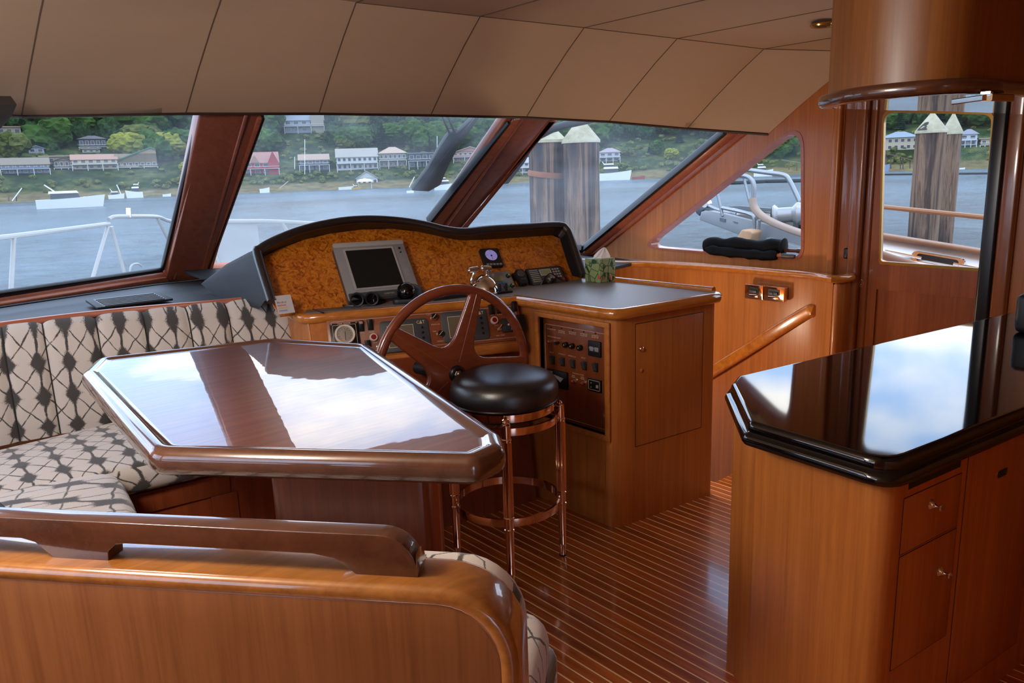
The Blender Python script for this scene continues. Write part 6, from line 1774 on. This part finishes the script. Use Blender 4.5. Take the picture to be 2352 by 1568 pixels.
    if deck:
        zd = hh*.5 if rows_ > 1 else .1
        obj('deck', hx(-w/2-.3, w/2+.3, -2.2, 0, zd-.2, zd), tmm, T, smooth=0)
        for k in range(4):
            x_ = -w/2+w*k/3; obj('deck_post', hx(x_-.14, x_+.14, -2.15, -1.9, -3, zd), tmm, T, smooth=0)
        obj('deck_rail', hx(-w/2-.3, w/2+.3, -2.2, -2.1, zd+.85, zd+1.0), tmm, T, smooth=0)
    hw_ = math.atan2(w/2+1, D_)
    taken.append((a, D_, hw_))
    return T, O, t, r_, w, h_, hh
house('blue grey house with many windows low on the far left shore', 12, 108, 399, 362, '#5E6C80', '#6E6658', 'gable', cols=7, roof_frac=.4)
house('long tan flat roofed house on the far shore behind the blue grey house', 102, 186, 377, 352, '#8A7A66', '#8E7E6C', 'flat', rows_=1, cols=6, deck=False)
house('small brown gabled house between the tan one and the cream one on the far shore', 128, 170, 386, 360, '#6E6252', '#5A5044', 'front', rows_=1, cols=4)
house('cream two storey house with rounded right side on the far left shore', 174, 266, 389, 354, '#A89A80', '#8E6E5C', 'gable', cols=6)
house('dark hip roofed house high among the trees, far left shore', 186, 242, 338, 311, '#3E4046', '#4C4648', 'hip', rows_=1, cols=5)
house('small cream cottage under the dark hip roofed house', 192, 228, 351, 338, '#A89C88', '#8A8070', 'flat', rows_=1, cols=3, deck=False)
house('tan house with a steep green single slope roof on the far left shore', 272, 358, 384, 339, '#8E7E66', '#3E6E5C', 'shed', rows_=1, cols=7)
house('small blue grey roofed house high on the far left shore', 69, 100, 352, 334, '#7E8086', '#6A7888', 'front', rows_=1, cols=2, deck=False)
house('tan balconied house at the very left, high on the far shore', 0, 46, 312, 284, '#A08C78', '#A08470', 'flat', rows_=1, cols=3)
T, O, t, r_, w, h_, hh = house('red gabled house right of the first windshield post on the far shore', 546, 640, 402, 350, '#8A2E36', '#8A665C', 'gable', cols=5, roof_frac=.45)
sg = O+t*(w*.38)
obj('red_gable', prism([sg+t*x_-r_*.9+V((0, 0, z_)) for x_, z_ in ((-w*.13, hh-.4), (0, h_+.2), (w*.13, hh-.4), (w*.13, 0), (-w*.13, 0))], r_*1.2), bpy.data.materials['wall_8A2E36'], T, smooth=0)
for k_ in (-.34, -.05): obj('dormer', prism([O+t*(w*k_+x_)-r_*.8+V((0, 0, z_)) for x_, z_ in ((-w*.1, hh-.2), (0, h_*.86), (w*.1, hh-.2))], r_*3), bpy.data.materials['roof_8A665C'], T, smooth=0)
T, O, t, r_, w, h_, hh = house('large grey house with a stone tower high on the far shore above the console', 656, 744, 304, 263, '#7E868C', '#6C747C', 'gable', cols=5, rows_=2)
obj('stone_tower', prism([O+t*x_-r_*1+V((0, 0, -5)) for x_ in (w*.18, w*.5)]+[O+t*x_+r_*5+V((0, 0, -5)) for x_ in (w*.5, w*.18)], (0, 0, 5+h_*.98)), plain('stone_wall', '#8A8474', rough=.9, var=.2), T, smooth=0)
house('dark grey house with a brown roof on the far shore, left of the white villa', 690, 756, 392, 354, '#444850', '#8A7666', 'gable', cols=4)
house('big white villa with columns in the middle of the far shore', 776, 868, 390, 341, '#A6A8A6', '#86827A', 'gable', cols=8, roof_frac=.38)
house('brown grey house right of the white villa on the far shore', 873, 934, 384, 338, '#7A7468', '#96806E', 'hip', cols=6)
house('dark modern house behind the wiper on the far shore', 940, 1000, 386, 338, '#3C4048', '#5C6068', 'flat', cols=4)
house('pinkish gabled house between wiper and second windshield post', 1042, 1120, 372, 337, '#8C6C60', '#98887A', 'front', cols=7, rows_=2)
house('white boathouse at the waterline in the middle of the far shore', 820, 868, 428, 393, '#A4A6A2', '#8E8E88', 'front', rows_=1, cols=4, deck=False, D=352, roof_frac=.45)
house('white house peeping out left of the mooring pilings', 1168, 1216, 398, 362, '#A8AAAC', '#8A8A8C', 'gable', cols=4)
house('white house with a mauve hip roof right of the mooring pilings', 1377, 1424, 372, 340, '#A2A2A6', '#7E7478', 'hip', cols=3)
house('cream two storey house with blue grey roof behind the door window', 2026, 2103, 345, 303, '#A0947E', '#6C7A86', 'hip', cols=6, deck=False)
T = house('white house with a two level porch right of the door pilings', 2206, 2240, 335, 297, '#A8ACB2', '#6A6C76', 'hip', cols=2)[0]
house('small tan cottage at the right edge of the door window', 2254, 2282, 333, 313, '#A08C66', '#8A7658', 'flat', rows_=1, cols=2)

# ---- shore boats
bw = plain('boat_white', '#D2D4D2', rough=.4, var=.02)
bg_ = plain('boat_glass', '#1A2024', rough=.2, var=0)
def boat(lab, px0, px1, ywl, htop, D=None, kind='cruiser', flip=False, colr=None, grp='boats on the far water'):
    pc = (px0+px1)/2
    if D is None:
        p = U(pc, ywl, z=ZWt); 
        D = min(333, math.hypot(p.x, p.y))
    p = U(pc, ywl, d=D); p.z = ZWt
    a = pxaz(pc, ywl); t = V((math.cos(a), -math.sin(a), 0)); r_ = V((math.sin(a), math.cos(a), 0))
    if flip: t = -t
    s_ = (p-CAM).dot(FW)/FPX; L = (px1-px0)*s_; h_ = (ywl-htop)*s_
    T = thing('motorboat' if kind != 'dinghy' else 'dinghy', lab, 'boat', p, grp)
    hull_h = h_*.38 if kind != 'dinghy' else h_
    bm_ = L*.28
    rows = []
    for i in range(9):
        k = i/8; x_ = -L/2+L*k; wd = bm_/2*(1-max(0, (k-.45)/.55)**2.2); sh = hull_h*(1+.35*k*k)
        rows.append([p+t*(x_+ (L*.06*k))+r_*(-wd)+V((0, 0, sh)), p+t*x_+r_*(-wd*.8)+V((0, 0, -.3)), p+t*x_+r_*(wd*.8)+V((0, 0, -.3)), p+t*(x_+(L*.06*k))+r_*wd+V((0, 0, sh))])
    bm = grid_loft(rows, closed_u=True); bm.verts.ensure_lookup_table(); bm.faces.new(bm.verts[:4]); bmesh.ops.recalc_face_normals(bm, faces=bm.faces)
    obj('hull', bm, colr or bw, T, smooth=30)
    if kind != 'dinghy':
        def bx(x0, x1, z0, z1, wd, mt, nm, sl=.0):
            return obj(nm, hexa([p+t*x_+r_*y_+V((0, 0, z0)) for x_, y_ in ((x0, -wd), (x1, -wd), (x1, wd), (x0, wd))]+[p+t*x_+r_*y_+V((0, 0, z1)) for x_, y_ in ((x0+sl*.3, -wd*.9), (x1-sl, -wd*.9), (x1-sl, wd*.9), (x0+sl*.3, wd*.9))]), mt, T, smooth=0)
        bx(-L*.28, L*.18, hull_h, h_*.62, bm_*.36, bg_, 'cabin_windows', L*.04)
        bx(-L*.3, L*.16, h_*.62, h_*.72, bm_*.42, bw, 'cabin_roof', L*.03)
        if kind == 'yacht':
            bx(-L*.26, L*.04, h_*.72, h_*.84, bm_*.34, bg_, 'upper_windows', L*.04)
            bx(-L*.3, L*.02, h_*.84, h_*.9, bm_*.38, bw, 'hardtop', L*.02)
        obj('mast', tube([p+t*(-L*.2)+V((0, 0, h_*.7)), p+t*(-L*.34)+V((0, 0, h_))], max(.12, L*.012), 6), bw, T)
    return T
boat('white motor yacht with raised bow on the water in the port pane', 96, 228, 477, 424, kind='cruiser')
boat('small white boat by the far dock, left of the flybridge boat', 250, 282, 447, 424)
boat('white flybridge boat moored off the far shore near the first windshield post', 293, 327, 449, 414, kind='yacht', flip=True)
boat('tiny white dinghy on the far beach behind the white motor yacht', 176, 191, 434, 428, D=338, kind='dinghy')
boat('tiny white dinghy on the far beach left of the first windshield post', 372, 389, 431, 426, D=338, kind='dinghy')
boat('small white float with boats below the red house', 597, 618, 438, 429, kind='dinghy')
boat('long white open boat left of the canopied boathouse', 778, 812, 433, 427, kind='dinghy')
boat('yellow and white boat in front of the boathouse', 808, 828, 433, 421, colr=plain('boat_yellow', '#A88A3C', rough=.5))
boat('white cabin cruiser at the far shore behind the tip of the wiper', 998, 1050, 436, 405, kind='yacht')
boat('small white speedboat throwing spray under the wiper tip', 934, 950, 441, 436, kind='dinghy', D=210)
boat('large white yacht moored right of the mooring pilings', 1372, 1446, 414, 372, kind='yacht')
boat('red dinghy beached right of the large white yacht', 1452, 1480, 411, 405, kind='dinghy', colr=plain('boat_red', '#8A4038', rough=.6))
boat('white fishing boat high in the side window', 1732, 1772, 405, 374, kind='yacht')
boat('pale blue boat at the left edge of the door window', 2018, 2040, 389, 376, kind='dinghy', colr=plain('boat_blue', '#6E86A0', rough=.5))
boat('yellow and blue kayak on the beach behind the door pilings', 2078, 2101, 387, 384, kind='dinghy', D=338, colr=plain('kayak_yellow', '#A89E40', rough=.5))
boat('white skiff right of the door pilings', 2204, 2216, 377, 374, kind='dinghy', D=338)
# ---- canopy, gangways, piers
pierw = plain('pier_timber', '#5C4A40', rough=.9, var=.15)
def flat_ramp(name, lab, cat, pts, w, mat, legs=None, D=334):
    P = [U(a, b, d=D) for a, b in pts]
    T = thing(name, lab, cat, P[0])
    obj('walkway', sweep(P, rrect(w, .35, .05, 1), up=(0, 0, 1)), mat, T)
    for a, b0, b1 in (legs or ()):
        obj('pile', tube([U(a, b0, d=D), U(a, b1, d=D)], .22, 6), pierw, T)
    return T
flat_ramp('gangway', 'steep pale gangway going down to the water at the far left', 'gangway', [(50, 432), (28, 461)], 3.5, bw, [(20, 452, 462), (38, 452, 462)])
flat_ramp('gangway', 'white gangway down to the far dock beside the small white boat', 'gangway', [(268, 424), (278, 446)], 1.5, bw)
flat_ramp('gangway', 'yellowish gangway on the far beach below the dark grey house', 'gangway', [(662, 416), (642, 433)], 2.2, plain('yellow_plank', '#A09878', rough=.8))
flat_ramp('gangway', 'pale gangway left of the wiper tip', 'gangway', [(952, 406), (940, 430)], 2.2, bw)
flat_ramp('pier', 'long brown pier on piles descending to the beach behind the door window', 'pier', [(2018, 350), (2060, 358), (2103, 370)], 3.2, pierw, [(2036, 355, 388), (2046, 357, 388), (2068, 362, 389), (2074, 364, 389), (2090, 368, 387)])
flat_ramp('pier', 'grey raised walkway near the top right of the side window', 'pier', [(1795, 367), (1850, 376)], 2.5, plain('grey_pier', '#5E6260', rough=.9), [(1812, 370, 390), (1830, 373, 392), (1842, 375, 394)])
P = [U(a, b, z=ZWt+.3) for a, b in ((1630, 422), (1700, 420), (1760, 417), (1860, 415))]
solo('log_boom', tube(P, .5, 8), plain('dark_log', '#2A2C2E', rough=.9), 'dark floating log boom across the water in the side window', 'log boom', P[0])
P = [U(a, b, z=ZWt+.2) for a, b in ((2030, 401), (2100, 400), (2200, 399), (2290, 398))]
solo('log_boom', tube(P, .3, 8), bpy.data.materials['dark_log'], 'thin dark floating line across the water in the door window', 'log boom', P[0])
c_ = U(838, 417, d=336)
T = thing('boat_canopy', 'white canopy over a slip in front of the boathouse', 'canopy', c_)
obj('canvas', lathe(c_, (0, 0, 1), [(3.4, 0), (3.3, .3), (2.2, 1.0), (0, 1.4)], 16), bw, T)
for k in (-1, 1): obj('post', tube([c_+V((2.2*k, -1.4*k, 0)), c_+V((2.2*k, -1.4*k, -3.2))], .12, 6), bw, T)
def pole(px, y0, y1, lab):
    a, b = U(px, y1, d=352), U(px, y0, d=352)
    solo('flagpole', tube([a, b], .12, 6), bw, lab, 'pole', a)
pole(700, 320, 400, 'thin white flagpole on the far shore left of the white villa')
pole(677, 360, 388, 'short white pole on the far shore between the red and dark grey houses')
pole(1004, 312, 345, 'white pole high on the far shore behind the wiper')

# ---- woods
def sky_clear(az, D):
    for a, d_, hw in taken:
        if abs(az-a) < hw+.009 and (D < d_+8 and D > d_-46): return False
        if abs(az-a) < hw and d_-4 < D < d_+14: return False
    return True
names = {0: ('fir_tree', 'dark fir tree in the woods on the far hillside', 'fir trees on the far hillside'), 1: ('tree', 'green leafy tree on the far hillside', 'leafy trees on the far hillside'), 2: ('tree', 'olive green tree on the far hillside', 'olive trees on the far hillside'), 3: ('tree', 'yellow green tree on the far hillside', 'yellow green trees on the far hillside')}
def put_tree(az, D, h_, kind, k):
    nm, lab, gr = names[kind]
    me = fir[k % 3] if kind == 0 else tm[(k % 4, kind)]
    o = bpy.data.objects.new(nm, me); COL.objects.link(o)
    o.location = pol2(az, D, tz(D, az)-.4)
    w_ = random.uniform(1.0, 1.4) if kind else random.uniform(.9, 1.2)
    o.scale = (h_*w_, h_*w_, h_); o.rotation_euler = (0, 0, random.uniform(0, 6.28))
    tag(o, lab, 'tree', gr)
random.seed(21)
cnt = 0
az0, az1 = math.radians(2), math.radians(78)
for (D0, D1, n_, hs, probs) in ((360, 380, 75, (4, 8), (.05, .45, .3, .2)), (388, 420, 95, (8, 15), (.15, .5, .25, .1)), (430, 470, 120, (13, 21), (.3, .45, .25, .0)), (480, 540, 120, (17, 27), (.5, .35, .15, 0)), (560, 640, 110, (22, 32), (.6, .3, .1, 0))):
    for k in range(n_):
        az = az0+(az1-az0)*(k+random.random())/n_; D = random.uniform(D0, D1)
        if not sky_clear(az, D): continue
        kind = random.choices((0, 1, 2, 3), probs)[0]
        if az > math.radians(62) and random.random() < .5: kind = 0
        put_tree(az, D, random.uniform(*hs), kind, cnt); cnt += 1
# low shrubs along the bank: nobody could count them
bms = BM(); rnd = random.Random(4)
for k in range(900):
    az = rnd.uniform(az0, az1); D = rnd.choice((rnd.uniform(354, 362), rnd.uniform(362, 400), rnd.uniform(400, 440)))
    r0_ = rnd.uniform(.8, 2.0)
    b2 = BM(); bmesh.ops.create_icosphere(b2, subdivisions=2, radius=r0_)
    q = pol2(az, D, tz(D, az)+r0_*.2)
    for v in b2.verts: v.co = v.co*(1+.35*mnoise.noise(v.co*1.7+V((k, 0, 0)))); v.co.z *= .7; v.co += q
    merge(bms, b2)
sh_ = obj('shrubbery', bms, fm[2], smooth=0); tag(sh_, 'low green scrub covering the bank of the far shore', 'shrubbery', None, 'stuff')

bms = BM(); rnd = random.Random(9)
for k in range(620):
    az = rnd.uniform(math.radians(0), math.radians(80)); D = rnd.choice((rnd.uniform(405, 440), rnd.uniform(440, 520), rnd.uniform(520, 640)))
    if not sky_clear(az, D): continue
    r0_ = rnd.uniform(3.5, 6.5)
    b2 = BM(); bmesh.ops.create_icosphere(b2, subdivisions=3, radius=r0_)
    q = pol2(az, D, tz(D, az)+r0_*.45)
    for v in b2.verts: v.co = v.co*(1+.35*mnoise.noise(v.co*.35+V((k, 0, 0)))+.22*mnoise.noise(v.co*.9+V((0, k, 0)))); v.co.z *= 1.15; v.co += q
    merge(bms, b2)
wd = obj('woods', bms, foliage_mat('woods_foliage', '#131F16', '#24361E', '#3C5230'), smooth=0); tag(wd, 'dense woods closing over the upper slope of the far shore', 'woods', None, 'stuff')
w = bpy.data.worlds.new('sky'); sc.world = w; w.use_nodes = True
nt = w.node_tree; bg = nt.nodes['Background']
tc_ = nt.nodes.new('ShaderNodeTexCoord'); sx = nt.nodes.new('ShaderNodeSeparateXYZ'); nt.links.new(tc_.outputs['Generated'], sx.inputs[0])
# project the view direction on a flat cloud deck
def wm(op, a, b=None, clamp=False):
    nd = nt.nodes.new('ShaderNodeMath'); nd.operation = op; nd.use_clamp = clamp
    for i, x in enumerate((a, b)):
        if x is None: continue
        if isinstance(x, (int, float)): nd.inputs[i].default_value = x
        else: nt.links.new(x, nd.inputs[i])
    return nd.outputs[0]
zz = wm('ADD', wm('MAXIMUM', sx.outputs[2], 0), .12)
cx = nt.nodes.new('ShaderNodeCombineXYZ'); nt.links.new(wm('DIVIDE', sx.outputs[0], zz), cx.inputs[0]); nt.links.new(wm('DIVIDE', sx.outputs[1], zz), cx.inputs[1])
nz = nt.nodes.new('ShaderNodeTexNoise'); nz.inputs['Scale'].default_value = 1.15; nz.inputs['Detail'].default_value = 6; nz.inputs['Roughness'].default_value = .55; nt.links.new(cx.outputs[0], nz.inputs['Vector'])
rp = nt.nodes.new('ShaderNodeValToRGB'); rp.color_ramp.elements[0].position = .46; rp.color_ramp.elements[0].color = (.34, .52, .84, 1); rp.color_ramp.elements[1].position = .63; rp.color_ramp.elements[1].color = (1, .97, .93, 1)
nt.links.new(nz.outputs['Fac'], rp.inputs[0]); nt.links.new(rp.outputs[0], bg.inputs[0]); bg.inputs[1].default_value = 2.75
sc.view_settings.view_transform = 'Standard'; sc.view_settings.look = 'None'; sc.view_settings.gamma = 1; sc.view_settings.exposure = .6
sc.view_settings.use_curve_mapping = False
sc.cycles.max_bounces = 10; sc.cycles.diffuse_bounces = 5; sc.cycles.glossy_bounces = 5; sc.cycles.transparent_max_bounces = 16
sc.cycles.use_denoising = True
sc.cycles.caustics_reflective = False; sc.cycles.sample_clamp_indirect = 6
# unseen fill light added above the frame to brighten the cabin
def lamp(name, loc, P, r, c=(1, .86, .72)):
    l = bpy.data.lights.new(name, 'POINT'); l.energy = P; l.color = c; l.shadow_soft_size = r
    o = bpy.data.objects.new(name, l); COL.objects.link(o); o.location = loc; return o
lamp('dinette_lamp', (-.3, 1.5, 1.97), 50, .18, (1, .93, .85))
lamp('stairwell_lamp', (3.32, 2.62, .55), 9, .06, (1, .82, .6))
